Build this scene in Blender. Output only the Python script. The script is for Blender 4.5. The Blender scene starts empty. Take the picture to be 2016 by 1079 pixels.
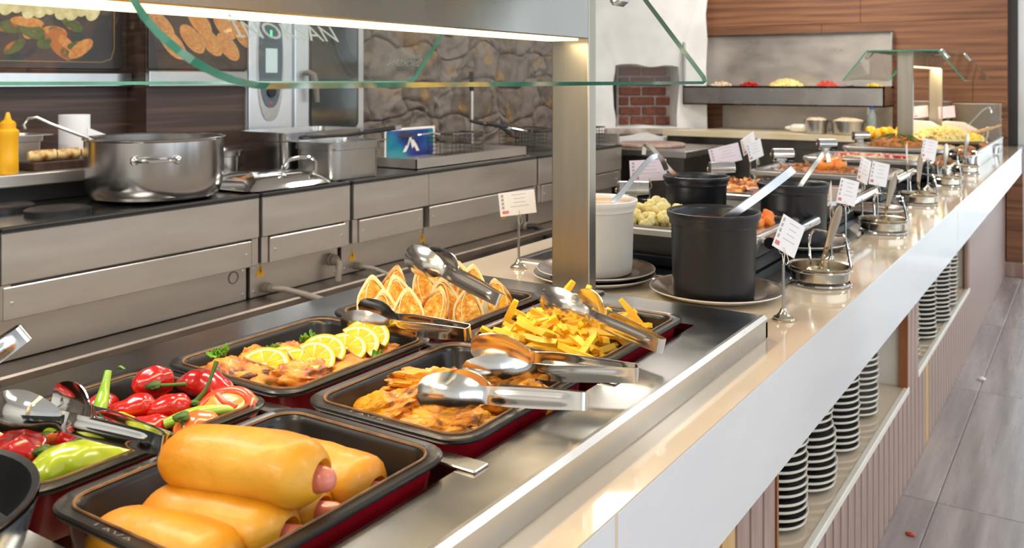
import bpy, math, random
from mathutils import Vector, Matrix, noise
R = math.radians
rnd = random.Random(7)
S = bpy.context.scene
COL = S.collection

# ---------------------------------------------------------------- camera, world, lights, exposure
cd = bpy.data.cameras.new('camera'); cam = bpy.data.objects.new('camera', cd); COL.objects.link(cam)
cam.location = (0, 0, 1.365); cam.rotation_euler = (R(90), 0, R(32.93))
cd.sensor_width = 36; cd.lens = 31.77; cd.shift_y = -0.1897; cd.clip_start = .02
cd.dof.use_dof = True; cd.dof.focus_distance = 1.35; cd.dof.aperture_fstop = 9
S.camera = cam
S.view_settings.view_transform = 'Standard'; S.view_settings.look = 'None'
S.view_settings.exposure = 0.15; S.view_settings.gamma = 1; S.view_settings.use_curve_mapping = False
W = bpy.data.worlds.new('world'); S.world = W; W.use_nodes = True
bg = W.node_tree.nodes['Background']; bg.inputs[0].default_value = (.80, .90, 1, 1); bg.inputs[1].default_value = 2.4
def area(name, loc, rot, sx, sy, power, col):
    l = bpy.data.lights.new(name, 'AREA'); l.shape = 'RECTANGLE'; l.size = sx; l.size_y = sy; l.energy = power; l.color = col
    o = bpy.data.objects.new(name, l); COL.objects.link(o); o.location = loc; o.rotation_euler = rot; return o
WARM = (1, .86, .68); NEUT = (1, .94, .86)
# unseen ceiling lamps added to light the room (housings built with the ceiling below)
CEIL = [(-2.1, .6, 30), (-2.1, 2.6, 30), (-2.1, 4.6, 30), (-1.7, 6.3, 26), (1.2, 1.0, 14), (1.2, 3.6, 14), (1.2, 6.0, 18), (-.7, -1.7, 34), (-2.6, -1.6, 24)]  # last two added behind the viewer to brighten faces turned that way
for x, y, p in CEIL: area('added_ceiling_light', (x, y, 2.93), (0, 0, 0), .9, .5, p, NEUT)

# ---------------------------------------------------------------- materials
def hx(s):
    s = s.lstrip('#'); o = []
    for i in (0, 2, 4):
        c = int(s[i:i+2], 16)/255; o.append(c/12.92 if c < .04045 else ((c+.055)/1.055)**2.4)
    return (*o, 1)
M = {}
def mat(name, c1, c2=None, rough=.5, metal=0, scale=6, stretch=(1, 1, 1), bump=0, bscale=None, bstretch=None, coat=0, sss=0, c3=None,
        lo=.35, hi=.65, detail=4, em=None, es=0, tr=0, rvar=0, spec=.5, wave=False):
    m = bpy.data.materials.new(name); m.use_nodes = True; nt = m.node_tree; N = nt.nodes; L = nt.links
    b = N['Principled BSDF']; b.inputs['Roughness'].default_value = rough; b.inputs['Metallic'].default_value = metal
    b.inputs['Specular IOR Level'].default_value = spec
    b.inputs['Base Color'].default_value = hx(c1)
    if coat: b.inputs['Coat Weight'].default_value = coat; b.inputs['Coat Roughness'].default_value = .12
    if sss: b.inputs['Subsurface Weight'].default_value = sss; b.inputs['Subsurface Scale'].default_value = .006; b.inputs['Subsurface Radius'].default_value = (1, .5, .25)
    if tr: b.inputs['Transmission Weight'].default_value = tr
    if em: b.inputs['Emission Color'].default_value = hx(em); b.inputs['Emission Strength'].default_value = es
    tc = N.new('ShaderNodeTexCoord')
    def nz(sc, st, dt=detail):
        mp = N.new('ShaderNodeMapping'); mp.inputs['Scale'].default_value = st; L.new(tc.outputs['Object'], mp.inputs[0])
        n = N.new('ShaderNodeTexNoise'); n.inputs['Scale'].default_value = sc; n.inputs['Detail'].default_value = dt; L.new(mp.outputs[0], n.inputs['Vector']); return n
    if c2:
        n = nz(scale, stretch); r = N.new('ShaderNodeValToRGB'); L.new(n.outputs['Fac'], r.inputs[0])
        e = r.color_ramp.elements; e[0].position = lo; e[1].position = hi; e[0].color = hx(c1); e[1].color = hx(c2)
        if c3: k = e.new((lo+hi)/2); k.color = hx(c3)
        L.new(r.outputs[0], b.inputs['Base Color'])
    if rvar:
        n = nz(scale*1.3, stretch); mr = N.new('ShaderNodeMapRange'); mr.inputs[1].default_value = .3; mr.inputs[2].default_value = .7
        mr.inputs[3].default_value = max(.02, rough-rvar); mr.inputs[4].default_value = rough+rvar
        L.new(n.outputs['Fac'], mr.inputs[0]); L.new(mr.outputs[0], b.inputs['Roughness'])
    if bump:
        n = nz(bscale or scale*2, bstretch or stretch, 6); bp = N.new('ShaderNodeBump'); bp.inputs['Strength'].default_value = min(1, bump); bp.inputs['Distance'].default_value = .004*bump
        L.new(n.outputs['Fac'], bp.inputs['Height']); L.new(bp.outputs[0], b.inputs['Normal'])
    M[name] = m; return m
mat('steel', 'cacac8', 'b8b8b6', .27, 1, 3, (1, 1, 1), rvar=.06, bump=.008, bscale=60, bstretch=(30, 1, 30))
mat('steel_top', 'b4b2ae', 'a09e9a', .2, 1, 4, rvar=.07, bump=.04, bscale=40, bstretch=(1, 12, 1))
mat('steel_panel', 'd2ccc5', 'c2bcb5', .34, .86, 4, (1, .4, 2), rvar=.08, bump=.03, bscale=30, bstretch=(1, 1, 20))
mat('chrome', 'd8d8d6', None, .08, 1)
mat('steel_post', 'bdb7aa', 'b0aa9c', .33, 1, 30, (1, 1, .06), bump=.05, bscale=90, bstretch=(6, 6, .2))
mat('steel_dark', '6f6c68', '55524e', .35, 1, 5)
mat('steel_pot', 'c4c2c0', 'b0aeac', .2, 1, 3, (1, 1, .3), rvar=.05)
mat('tong_steel', 'dedad2', None, .17, 1)
mat('cutlery', 'cdc2ae', None, .17, 1)
mat('quartz_cream', 'ddcbb2', 'd5c2a8', .07, 0, 2.2, (1, .35, 1), lo=.42, hi=.62, coat=.4)
mat('quartz', 'e4e3e2', 'd8d7d8', .09, 0, 2.2, (1, .35, 1), lo=.42, hi=.62, coat=.3)
mat('enamel', '1f1a16', '120e0b', .38, 0, 8, rvar=.1, bump=.04, bscale=120, coat=.12)
mat('steel_brown', '8d8278', '7a7067', .42, 1, 4)
mat('rim_brown', '8a6238', '5f3f22', .5, 0, 40)
mat('red_enamel', '8d0f1c', '6f0a14', .25, 0, 6, coat=.4)
mat('emboss', '77706a', None, .4, .2)
mat('black_plastic', '1e1f23', '17181b', .36, 0, 6, rvar=.05)
mat('white_plastic', 'f1ece2', 'e8e0d2', .35, sss=.1)
mat('black_rubber', '141414', None, .6)
mat('black_glass', '0a0b0d', None, .05, coat=.5)
mat('plate_bronze', '4a3826', '6e573c', .28, .55, 60, (1, 1, 1), bump=.25, bscale=90, coat=.3)
mat('plate_cream', 'e9e2d3', None, .2, coat=.3)
mat('plate_dark', '33343a', '2a2b30', .25, coat=.3)
mat('paper', 'f4efec', None, .7)
mat('paper_pink', 'ecdde4', None, .7)
mat('ink', 'b3aaac', None, .8); mat('ink_red', 'd97f80', None, .8)
mat('wood_dark', '56433a', '3a2c25', .42, 0, 5, (1, .25, 9), bump=.12, bscale=30, bstretch=(1, .4, 12), c3='3d2e27')
mat('wood_back', '9c6b4a', '694531', .45, 0, 4, (.25, 1, 9), bump=.1, bscale=30, bstretch=(.3, 1, 12), c3='875b3f')
mat('wood_slat', 'b3988c', '967a6e', .38, 0, 6, (4, 6, .5), bump=.08, bscale=60, bstretch=(4, 4, .4))
mat('wood_slat_pale', 'd8b27c', 'c39a63', .5, 0, 6, (4, 6, .5))
mat('wood_slat_edge', 'a96a3a', '8a522b', .5, 0, 6, (4, 6, .5))
mat('tile_floor', 'b9afac', '978e8c', .28, 0, 3, (6, .5, 1), c3='a79d9a', rvar=.08, bump=.12, bscale=14, bstretch=(5, .5, 1))
mat('grout', 'a9a49e', None, .8)
mat('plaster', 'ecebe9', 'dddcda', .85, 0, 5, bump=1, bscale=9)
mat('plaster_soot', '8a7d72', 'b9aca0', .9, 0, 9)
mat('stone', '6f645a', '9a7440', .8, 0, 7, c3='5c534b', lo=.38, hi=.72, bump=4, bscale=16, detail=8)
mat('stone2', '685e57', '8e6c3e', .8, 0, 6, c3='756c65', lo=.4, hi=.75, bump=4, bscale=15, detail=8)
mat('mortar', '6f655c', '5d544c', .9, 0, 12, bump=.6)
mat('brick', '86503f', '683c30', .9, 0, 25, bump=.6, bscale=60)
mat('brick_mortar', 'bdb4aa', 'a0968c', .95, 0, 20, bump=.5)
mat('soot_shade', '1b1715', None, .95)
mat('ceiling_paint', 'f0efec', None, .9)
mat('frame_dark', '3c3836', None, .4, .3)
mat('led', 'fff0d0', None, .5, em='ffdfa8', es=2.2)
mat('lamp_panel', 'ffffff', None, .5, em='fff2e0', es=4)
mat('marble', 'd8c7a0', 'e6dcc4', .3, 0, 4, (1, 3, 1))
# food
mat('bun', 'cb7e0a', 'e6ab36', .45, 0, 9, bump=1, bscale=22, sss=.02, c3='d99318', coat=.1)
mat('sausage', 'e08a72', 'd0705c', .3, 0, 8, sss=.3, coat=.3)
mat('tortilla', 'efd9a4', 'bd8236', .6, 0, 22, lo=.52, hi=.8, sss=.06)
mat('tortilla_toast', '9a5518', 'eccf8e', .6, 0, 26, lo=.4, hi=.6)
mat('filling', 'cf7a10', 'f3d488', .45, 0, 90, lo=.36, hi=.68, c3='e8a228', bump=1, bscale=130, sss=.05)
mat('fry', 'f0b414', 'f8cf40', .42, 0, 30, sss=.08, bump=.1, bscale=80)
mat('fry_end', 'dd9c14', 'f0c23a', .45, 0, 40, sss=.08)
mat('chicken', 'e59c1c', '3a1505', .4, 0, 30, (1, 2.4, 1), lo=.47, hi=.68, c3='d68012', bump=1, bscale=80, coat=.2)
mat('fish', 'dc8f2c', '3f1a06', .42, 0, 30, lo=.44, hi=.66, c3='b8601a', bump=1, bscale=70, coat=.25)
mat('fish_flesh', 'df9a36', 'a85f1a', .45, 0, 25, bump=.9, bscale=80, sss=.05)
mat('peel', 'd9aa0c', None, .35); mat('pith', 'e6d8a2', None, .5, sss=.05); mat('lemon', 'cf9a10', 'e0b83a', .2, 0, 60, sss=.1, coat=.4)
mat('leaf', '4f8a1e', '79b336', .5, 0, 40)
mat('red_pepper', '9c0806', 'c41a0e', .2, 0, 10, bump=.5, bscale=40, coat=.6)
mat('orange_pepper', 'e2622a', 'ee8a3c', .2, 0, 10, bump=.2, bscale=40, coat=.5)
mat('green_pepper', '97ab1c', 'bccb34', .2, 0, 12, bump=.3, bscale=45, coat=.5)
mat('chilli_green', '7fae2c', 'a4c64a', .25, 0, 12, coat=.4)
mat('yellow_pepper', 'ecc42a', 'f2d64e', .2, 0, 10, coat=.5)
mat('stem_green', '4d6e1e', '37521a', .5, 0, 20)
mat('tomato', 'e4492c', 'ee6a3c', .2, 0, 10, coat=.5, sss=.2); mat('tomato_flesh', 'f0813c', 'f2a94a', .2, 0, 35, coat=.5, sss=.2)
mat('cauli', 'f3e2a0', 'e9d080', .6, 0, 30, bump=.8, bscale=140, sss=.2)
mat('carrot', 'f0792a', 'f59a3c', .35, 0, 20, sss=.2, coat=.2)
mat('soup', '8a4a1c', '5d2d10', .12, 0, 20, coat=.5); mat('curry', 'e0a02a', 'c67e18', .12, 0, 20, coat=.5); mat('broth', '3a1c0e', '6b351a', .08, 0, 25, coat=.5)
mat('cheese', 'f5e3a2', 'ecd07a', .6, 0, 80, sss=.2, bump=.5)
mat('rice', 'ece0c8', 'c9a070', .6, 0, 70, bump=.5); mat('beet', 'c23a2a', 'dc5a48', .45, 0, 60)
mat('nugget', 'b8742c', '8a4a16', .55, 0, 40, bump=.6, bscale=120)
mat('mustard', 'f4b51c', None, .3, sss=.2); mat('mustard_cap', 'f0ad14', None, .35)
mat('warn', 'f2b418', None, .5); mat('warn_ink', '17130c', None, .6)
mat('cable_grey', '8f8578', None, .5); mat('cable_black', '1d1c1c', None, .45)
mat('panel_grey', '4c5a64', '3f4c56', .2, coat=.5); mat('lcd', 'b9c9cc', None, .2, em='b9c9cc', es=.15); mat('oven_white', 'dfe3e6', 'd2d6da', .33, .85, 4)
mat('oven_glass', '2c2f2f', '3c403e', .06, 0, 4, coat=.6)
mat('led_green', '40e080', None, .5, em='40ff90', es=2); mat('red_mark', 'd02030', None, .5)
mat('blue_print', '1c1f6e', '12808c', .15, 0, 3.2, lo=.4, hi=.62, coat=.5, c3='1a4a8c')
mat('print_dark', '2a211d', '1d1714', .35, coat=.2); mat('print_wrap', 'b06a2c', 'c98a48', .4, 0, 30, (1, 2, 2)); mat('print_line', 'c9a878', None, .4)
mat('print_onion', 'b5a878', 'd8cf9c', .4, 0, 25); mat('print_salad', '4d5a2a', 'a5602c', .4, 0, 14, lo=.42, hi=.6, c3='3a4a22'); mat('print_gold', '9a7a48', None, .4)
mat('water_bottle', 'c8dde4', None, .1, tr=.8); mat('cap_blue', '1c4f9a', None, .4); mat('tissue', 'efeff0', None, .8)
mat('handle_grey', '6e675f', None, .45); mat('board', '4a3227', '38251c', .5, 0, 6, (1, 6, 1))
mat('scrap_red', 'c8402a', None, .5); mat('bronze_base', 'c9b48c', None, .2, 1)
# clear glass pane: see-through with a fresnel reflection, faint green tint
def glassmat(name, tint, gl=.02):
    m = bpy.data.materials.new(name); m.use_nodes = True; nt = m.node_tree; N = nt.nodes; L = nt.links; N.clear()
    o = N.new('ShaderNodeOutputMaterial'); t = N.new('ShaderNodeBsdfTransparent'); g = N.new('ShaderNodeBsdfGlossy'); x = N.new('ShaderNodeMixShader'); f = N.new('ShaderNodeFresnel')
    t.inputs[0].default_value = tint; g.inputs['Roughness'].default_value = gl; f.inputs[0].default_value = 1.45
    L.new(f.outputs[0], x.inputs[0]); L.new(t.outputs[0], x.inputs[1]); L.new(g.outputs[0], x.inputs[2]); L.new(x.outputs[0], o.inputs[0]); M[name] = m
glassmat('glass', (.93, .955, .94, 1))
mat('glass_edge', '1f8a72', '4fb79a', .08, 0, 9, (1, 1, 1), coat=.5, tr=.3)
mat('etch', 'b7bcae', None, .6)

# ---------------------------------------------------------------- mesh builder
class MB:
    def __init__(s): s.v = []; s.f = []; s.wn = False
    def add(s, vs, fs, T=None):
        n = len(s.v); s.v += [tuple(T @ Vector(p)) if T else tuple(p) for p in vs]; s.f += [tuple(i+n for i in f) for f in fs]; return s
    def box(s, a, b, T=None):
        (x0, y0, z0), (x1, y1, z1) = a, b
        return s.add([(x0, y0, z0), (x1, y0, z0), (x1, y1, z0), (x0, y1, z0), (x0, y0, z1), (x1, y0, z1), (x1, y1, z1), (x0, y1, z1)],
                     [(3, 2, 1, 0), (4, 5, 6, 7), (0, 1, 5, 4), (1, 2, 6, 5), (2, 3, 7, 6), (3, 0, 4, 7)], T)
    def loft(s, rings, c0=True, c1=True, close=False, T=None):
        n = len(rings[0]); vs = [p for r in rings for p in r]; fs = []; k = len(rings)
        for i in range(k if close else k-1):
            a = i*n; b = ((i+1) % k)*n
            for j in range(n): fs.append((a+j, a+(j+1) % n, b+(j+1) % n, b+j))
        if not close:
            if c0: fs.append(tuple(range(n-1, -1, -1)))
            if c1: fs.append(tuple((k-1)*n+j for j in range(n)))
        return s.add(vs, fs, T)
    def lathe(s, prof, n=32, T=None, c0=True, c1=True, e=1):
        return s.loft([[(r*math.cos(2*math.pi*j/n), e*r*math.sin(2*math.pi*j/n), z) for j in range(n)] for r, z in prof], c0, c1, T=T)
    def tube(s, path, r, n=8, T=None, closed=False):
        P = [Vector(p) for p in path]; k = len(P); rs = r if isinstance(r, (list, tuple)) else [r]*k; rings = []; up = None
        for i in range(k):
            if closed: t = P[(i+1) % k]-P[i-1]
            else: t = P[min(i+1, k-1)]-P[max(i-1, 0)]
            t.normalize()
            if up is None: up = t.orthogonal().normalized()
            up = (up-t*up.dot(t)); up = up.normalized() if up.length > 1e-6 else t.orthogonal().normalized()
            w = t.cross(up); rings.append([tuple(P[i]+rs[i]*(up*math.cos(2*math.pi*j/n)+w*math.sin(2*math.pi*j/n))) for j in range(n)])
        return s.loft(rings, close=closed, T=T)
    def prism(s, poly, z0, z1, T=None):
        return s.loft([[(x, y, z0) for x, y in poly], [(x, y, z1) for x, y in poly]], T=T)
    def sheet(s, fn, nu, nv, th, T=None):
        g = [[Vector(fn(i/nu, j/nv)) for j in range(nv+1)] for i in range(nu+1)]; top = []; bot = []
        for i in range(nu+1):
            for j in range(nv+1):
                a = g[min(i+1, nu)][j]-g[max(i-1, 0)][j]; b = g[i][min(j+1, nv)]-g[i][max(j-1, 0)]; nn = a.cross(b)
                nn = nn.normalized() if nn.length > 1e-12 else Vector((0, 0, 1))
                top.append(g[i][j]+nn*th/2); bot.append(g[i][j]-nn*th/2)
        w = nv+1; o = len(top); fs = []
        for i in range(nu):
            for j in range(nv):
                q = (i*w+j, (i+1)*w+j, (i+1)*w+j+1, i*w+j+1); fs.append(q); fs.append(tuple(o+x for x in reversed(q)))
        bd = [i*w for i in range(nu+1)]+[nu*w+j for j in range(1, w)]+[i*w+nv for i in range(nu-1, -1, -1)]+[j for j in range(nv-1, 0, -1)]
        for a, b in zip(bd, bd[1:]+bd[:1]): fs.append((b, a, o+a, o+b))
        return s.add(top+bot, fs, T)
    def lump(s, size, seed=0, amp=.25, freq=1.6, nu=14, nv=10, T=None, flat=0, ridged=0, rough=0):
        vs = []; off = Vector((seed*3.7, seed*1.3, seed*7.1)); rings = []
        for i in range(nv+1):
            th = math.pi*i/nv; ring = []
            for j in range(nu):
                ph = 2*math.pi*j/nu; d = Vector((math.sin(th)*math.cos(ph), math.sin(th)*math.sin(ph), -math.cos(th)))
                k = 1+amp*noise.noise(d*freq+off)+amp*.4*noise.noise(d*freq*2.7+off)+(ridged*abs(noise.noise(d*freq*4+off)) if ridged else 0)
                if rough: k += rough*noise.noise(d*freq*6+off)+rough*.6*noise.noise(d*freq*13+off)
                p = Vector((d.x*size[0]*k, d.y*size[1]*k, d.z*size[2]*k))
                if flat and p.z < -size[2]*flat: p.z = -size[2]*flat
                ring.append(tuple(p))
            rings.append(ring)
        return s.loft(rings, T=T)
    def build(s, name, m, parent=None, smooth=True, angle=38, loc=None, rot=None, kind=None):
        me = bpy.data.meshes.new(name); me.from_pydata(s.v, [], s.f); me.materials.append(M[m] if isinstance(m, str) else m)
        if smooth:
            me.polygons.foreach_set('use_smooth', [True]*len(me.polygons)); me.set_sharp_from_angle(angle=R(angle))
        me.update(); o = bpy.data.objects.new(name, me); COL.objects.link(o)
        if s.wn: wm = o.modifiers.new('weighted_normals', 'WEIGHTED_NORMAL'); wm.keep_sharp = True; wm.weight = 100
        if parent: o.parent = parent
        if loc: o.location = loc
        if rot: o.rotation_euler = rot
        if kind: o['kind'] = kind
        return o
def tag(o, label, cat, group=None, kind=None):
    o['label'] = label; o['category'] = cat
    if group: o['group'] = group
    if kind: o['kind'] = kind
    return o
def struct(o, label=None): o['kind'] = 'structure'; o['label'] = label or o.name.replace('_', ' '); return o
def thing(name, label, cat, loc=(0, 0, 0), rz=0, group=None, rot=None):
    o = bpy.data.objects.new(name, None); COL.objects.link(o); o.empty_display_size = .05; o.location = loc; o.rotation_euler = rot or (0, 0, rz); return tag(o, label, cat, group)
def tree(o): return [o]+[g for c in o.children for g in tree(c)]
def dup(o, loc=None, rz=None, label=None, rot=None, group=None, scale=None, parent=None):
    c = o.copy(); COL.objects.link(c); c.parent = parent
    if parent: c.matrix_parent_inverse = o.matrix_parent_inverse
    for ch in list(o.children): dup(ch, parent=c)
    if loc: c.location = loc
    if rz is not None: c.rotation_euler = (0, 0, rz)
    if rot: c.rotation_euler = rot
    if label: c['label'] = label
    if group: c['group'] = group
    if scale: c.scale = scale if isinstance(scale, tuple) else (scale,)*3
    return c
def rr(w, d, r, n=5, cx=0, cy=0, z=0):
    p = []
    for sx, sy, a0 in ((1, 1, 0), (-1, 1, 90), (-1, -1, 180), (1, -1, 270)):
        for k in range(n+1):
            a = R(a0+90*k/n); p.append((cx+sx*(w/2-r)+r*math.cos(a), cy+sy*(d/2-r)+r*math.sin(a), z))
    return p
def TM(loc=(0, 0, 0), rot=(0, 0, 0), sc=None):
    from mathutils import Euler
    m = Matrix.Translation(loc) @ Euler(rot).to_matrix().to_4x4()
    return m @ Matrix.Diagonal((*sc, 1)) if sc else m
def bbox(mb, a, b, r=.004, T=None):   # box with softened edges
    mb.wn = True; w = b[0]-a[0]; d = b[1]-a[1]; cx = (a[0]+b[0])/2; cy = (a[1]+b[1])/2
    return mb.loft([rr(w-2*r, d-2*r, r, 2, cx, cy, a[2]), rr(w, d, r*1.5, 2, cx, cy, a[2]+r), rr(w, d, r*1.5, 2, cx, cy, b[2]-r), rr(w-2*r, d-2*r, r, 2, cx, cy, b[2])], T=T)
def arc(c, r, a0, a1, n, plane='xz'):
    o = []
    for k in range(n+1):
        a = R(a0+(a1-a0)*k/n); u, v = r*math.cos(a), r*math.sin(a)
        o.append((c[0]+u, c[1], c[2]+v) if plane == 'xz' else (c[0], c[1]+u, c[2]+v) if plane == 'yz' else (c[0]+u, c[1]+v, c[2]))
    return o
def text(name, s, size, m, parent, loc, rot, ext=.0006, shear=0, align='LEFT'):
    c = bpy.data.curves.new(name, 'FONT'); c.body = s; c.size = size; c.extrude = ext; c.shear = shear; c.align_x = align; c.resolution_u = 3
    o = bpy.data.objects.new(name, c); COL.objects.link(o); dg = bpy.context.evaluated_depsgraph_get(); me = bpy.data.meshes.new_from_object(o.evaluated_get(dg))
    bpy.data.objects.remove(o); me.materials.clear(); me.materials.append(M[m]); q = bpy.data.objects.new(name, me); COL.objects.link(q); q.parent = parent; q.location = loc; q.rotation_euler = rot; return q

# ================================================================ THE SETTING
fl = struct(MB().box((-3.9, -3.2, -.06), (4.3, 9.6, -.006)).build('floor', 'grout'), 'floor of long grey-brown wood-look tiles beside the counter')
tile = None
for i in range(-5, 8):
    for j in range(-3, 6):
        x = -.434+.6*i; y = 3.195+1.24*j
        if tile is None:
            mb = MB(); bbox(mb, (0, 0, -.006), (.5965, 1.2365, 0), .0015); tile = mb.build('floor_tile', 'tile_floor', fl); t = tile
        else: t = tile.copy(); COL.objects.link(t); t.parent = fl
        t.location = (x, y, 0)
ce = struct(MB().box((-3.9, -3.2, 2.95), (4.3, 7.5, 3.1)).build('ceiling', 'ceiling_paint'), 'white ceiling with added lamp frames')
for x, y, _ in CEIL:
    mb = MB(); mb.loft([rr(.96, .56, .02, 3, x, y, 2.951), rr(.96, .56, .02, 3, x, y, 2.935), rr(.9, .5, .02, 3, x, y, 2.935), rr(.9, .5, .02, 3, x, y, 2.945)]); mb.build('added_lamp_frame', 'ceiling_paint', ce)  # unseen housings made up for the added lamps

# left kitchen wall: dark plank cladding, then a stone-clad stretch
wl = struct(MB().box((-3.9, -3.2, 0), (-3.62, 7.5, 2.95)).build('wall_left', 'mortar'), 'kitchen wall clad in dark brown planks and rough stone')
def planks(parent, name, m, axis, u0, u1, z0, z1, face, rowh, ln, off, d=.014):
    z = z0; k = 0
    while z < z1-.01:
        u = u0-(off[k % len(off)]*ln)
        while u < u1-.005:
            a = max(u, u0); b = min(u+ln, u1)
            if b-a > .02:
                h = min(rowh, z1-z); e = rnd.uniform(0, .002); mb = MB()
                if axis == 'y': bbox(mb, (face, a+.0012, z+.0012), (face+d+e, b-.0012, z+h-.0012), .0015); o = mb
                else: bbox(mb, (a+.0012, face-d-e, z+.0012), (b-.0012, face, z+h-.0012), .0015)
                mb.build(name, m, parent)
            u += ln
        z += rowh; k += 1
planks(wl, 'wall_plank', 'wood_dark', 'y', -.2, 2.44, .5, 2.3, -3.62, .45, 1.25, (.25, .65), .014)
pil = MB().box((-3.62, 2.43, 0), (-3.48, 3.08, 2.95)).build('pilaster', 'wood_dark', wl)
planks(wl, 'wall_plank', 'wood_dark', 'y', 2.43, 3.08, .5, 2.3, -3.48, .45, .66, (0,), .012)
# stones
z = .78; k = 0
while z < 2.15:
    h = rnd.uniform(.13, .24); y = 3.1+rnd.uniform(-.1, .1)
    while y < 6.5:
        w = rnd.uniform(.12, .36); nu, nv = 16, 14; sd = Vector((y*3, z*5, 1)); vs = []; fs = []
        for i in range(nu+1):
            for j in range(nv+1):
                a, b = i/nu, j/nv; ed = min(1, min(a, 1-a, b, 1-b)*7); gy, gz = y+a*w, z+b*h; jy = noise.noise(Vector((gy*2.6, gz*2.6, 3)))*.14+noise.noise(Vector((gy*7, gz*7, 4)))*.03; jz = noise.noise(Vector((gy*2.6, gz*2.6, 9)))*.15+noise.noise(Vector((gy*7, gz*7, 2)))*.035
                q = noise.noise(Vector((gy*7, gz*9, 1)))*.03+noise.noise(Vector((gy*15, gz*15, 5)))*.022+noise.noise(Vector((gy*34, gz*34, 5)))*.011
                vs.append((-3.625+(.03+.014*ed**.5+q*(.5+.5*ed)) if ed > 0 else -3.61+q*.4, y+a*w+jy, z+b*h+jz))
        for i in range(nu):
            for j in range(nv): p = i*(nv+1)+j; fs.append((p, p+nv+1, p+nv+2, p+1))
        MB().add(vs, fs).build('stone', ('stone', 'stone2')[k % 2], wl, angle=60); k += 1; y += w-.004
    z += h-.004
# the white plastered corner oven: a block set across the corner, niche with bricks
A = Vector((-3.62, 6.3, 0)); ang = math.atan2(.7, .96)
oc = bpy.data.objects.new('wall_corner', None); COL.objects.link(oc); oc.location = A; oc.rotation_euler = (0, 0, ang); struct(oc, 'rough white plastered corner oven with a brick-lined niche')
def jring(x0, x1, z0, z1, y, amp, sd, n=9):
    P = []
    for (ax, az), (bx, bz) in (((x0, z0), (x1, z0)), ((x1, z0), (x1, z1)), ((x1, z1), (x0, z1)), ((x0, z1), (x0, z0))):
        for k in range(n):
            t = k/n; x = ax+(bx-ax)*t; zz = az+(bz-az)*t; P.append((x+amp*noise.noise(Vector((x*5+sd, zz*5, sd))), y+amp*.5*noise.noise(Vector((x*4, zz*4, sd*2))), zz+amp*noise.noise(Vector((zz*5, x*5, sd+4)))))
    return P
MB().loft([jring(-.05, 1.19, .55, 2.6, -.03, .05, 1), jring(.441, .959, .985, 1.475, 0, .035, 2), jring(.441, .959, .985, 1.475, .3, .02, 2), jring(0, 1.17, .55, 2.6, .34, .02, 1)], close=True).build('plaster_face', 'plaster', oc, angle=60)
MB().box((.3, .3, .9), (1.1, .34, 1.6)).build('niche_back', 'brick_mortar', oc)
MB().box((.40, .02, .93), (.46, .3, 1.5)).build('niche_soot_shade', 'soot_shade', oc)  # black strip holds both soot and the left jamb's shading in its colour
mb = MB(); bbox(mb, (.36, -.1, .93), (1.05, .3, .975), .01); mb.build('niche_ledge', 'plaster_soot', oc)
mb = MB(); mb.loft([jring(.30, .88, .80, .93, -.16, .05, 5), jring(.32, .86, .82, .93, .1, .03, 5)]); mb.build('plaster_sill', 'plaster', oc, angle=60)
for r in range(6):
    x = .51+(.0 if r % 2 else -.1)
    while x < .97:
        a = max(x, .53); b = min(x+.2, .965)
        if b-a > .03: mb = MB(); bbox(mb, (a, .285-rnd.uniform(0, .012), .99+r*.082), (b, .31, .99+r*.082+.066), .006); mb.build('brick', 'brick', oc)
        x += .215
# back wall with wide brown boards
wb = struct(MB().box((-3.62, 7.25, 0), (-.53, 7.5, 2.95)).build('wall_back', 'wood_back'), 'back wall of wide walnut-brown boards')
planks(wb, 'wall_plank', 'wood_back', 'x', -2.75, -.53, .0, 2.6, 7.25, .30, 1.45, (.15, .62, .35), .014)
# far right: dark door frame, bright glass door, low wooden return
d1 = bpy.data.objects.new('door_1', None); COL.objects.link(d1); d1.location = (-.5, 7.3, 0); struct(d1, 'glass door in a dark frame beyond the counter')
MB().box((-.03, -.02, 0), (.03, .08, 2.95)).build('door_frame', 'frame_dark', d1); MB().box((.03, .0, 0), (.085, .06, 2.4)).build('door_stile', 'oven_white', d1)
MB().box((1.2, .0, 0), (1.28, .08, 2.95)).build('door_frame', 'frame_dark', d1); MB().box((.03, .0, 2.4), (1.2, .08, 2.95)).build('door_head', 'frame_dark', d1)
MB().box((.085, .02, .05), (1.2, .03, 2.4)).build('pane', 'glass', d1)
t1 = struct(MB().box((-.53, 7.14, 0), (-.43, 7.25, .86)).build('trim_1', 'wood_back'), 'low walnut return at the end of the counter')
b1 = MB(); bbox(b1, (-.545, 7.12, 0), (-.42, 7.25, .1), .006); struct(b1.build('baseboard_back', 'wood_slat'), 'short baseboard at the foot of the walnut return')
wr = struct(MB().box((.78, 7.3, 0), (4.3, 7.5, 2.95)).build('wall_right', 'ceiling_paint'), 'plain wall beyond the aisle')
# glazed front along the guests' side: posts and rails only
wf = bpy.data.objects.new('window_1', None); COL.objects.link(wf); wf.location = (3.8, 2, 0); struct(wf, 'tall window front along the dining side')
for k in range(8): MB().box((0, -5.2+k*1.5, 0), (.1, -5.1+k*1.5, 2.95)).build('mullion', 'frame_dark', wf)
MB().box((0, -5.2, 0), (.12, 5.3, .25)).build('sill', 'frame_dark', wf); MB().box((0, -5.2, 2.5), (.1, 5.3, 2.58)).build('rail', 'frame_dark', wf)
wq = struct(MB().box((-3.9, -3.4, 0), (4.3, -3.2, 2.95)).build('wall_front', 'ceiling_paint'), 'wall behind the viewer')

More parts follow.
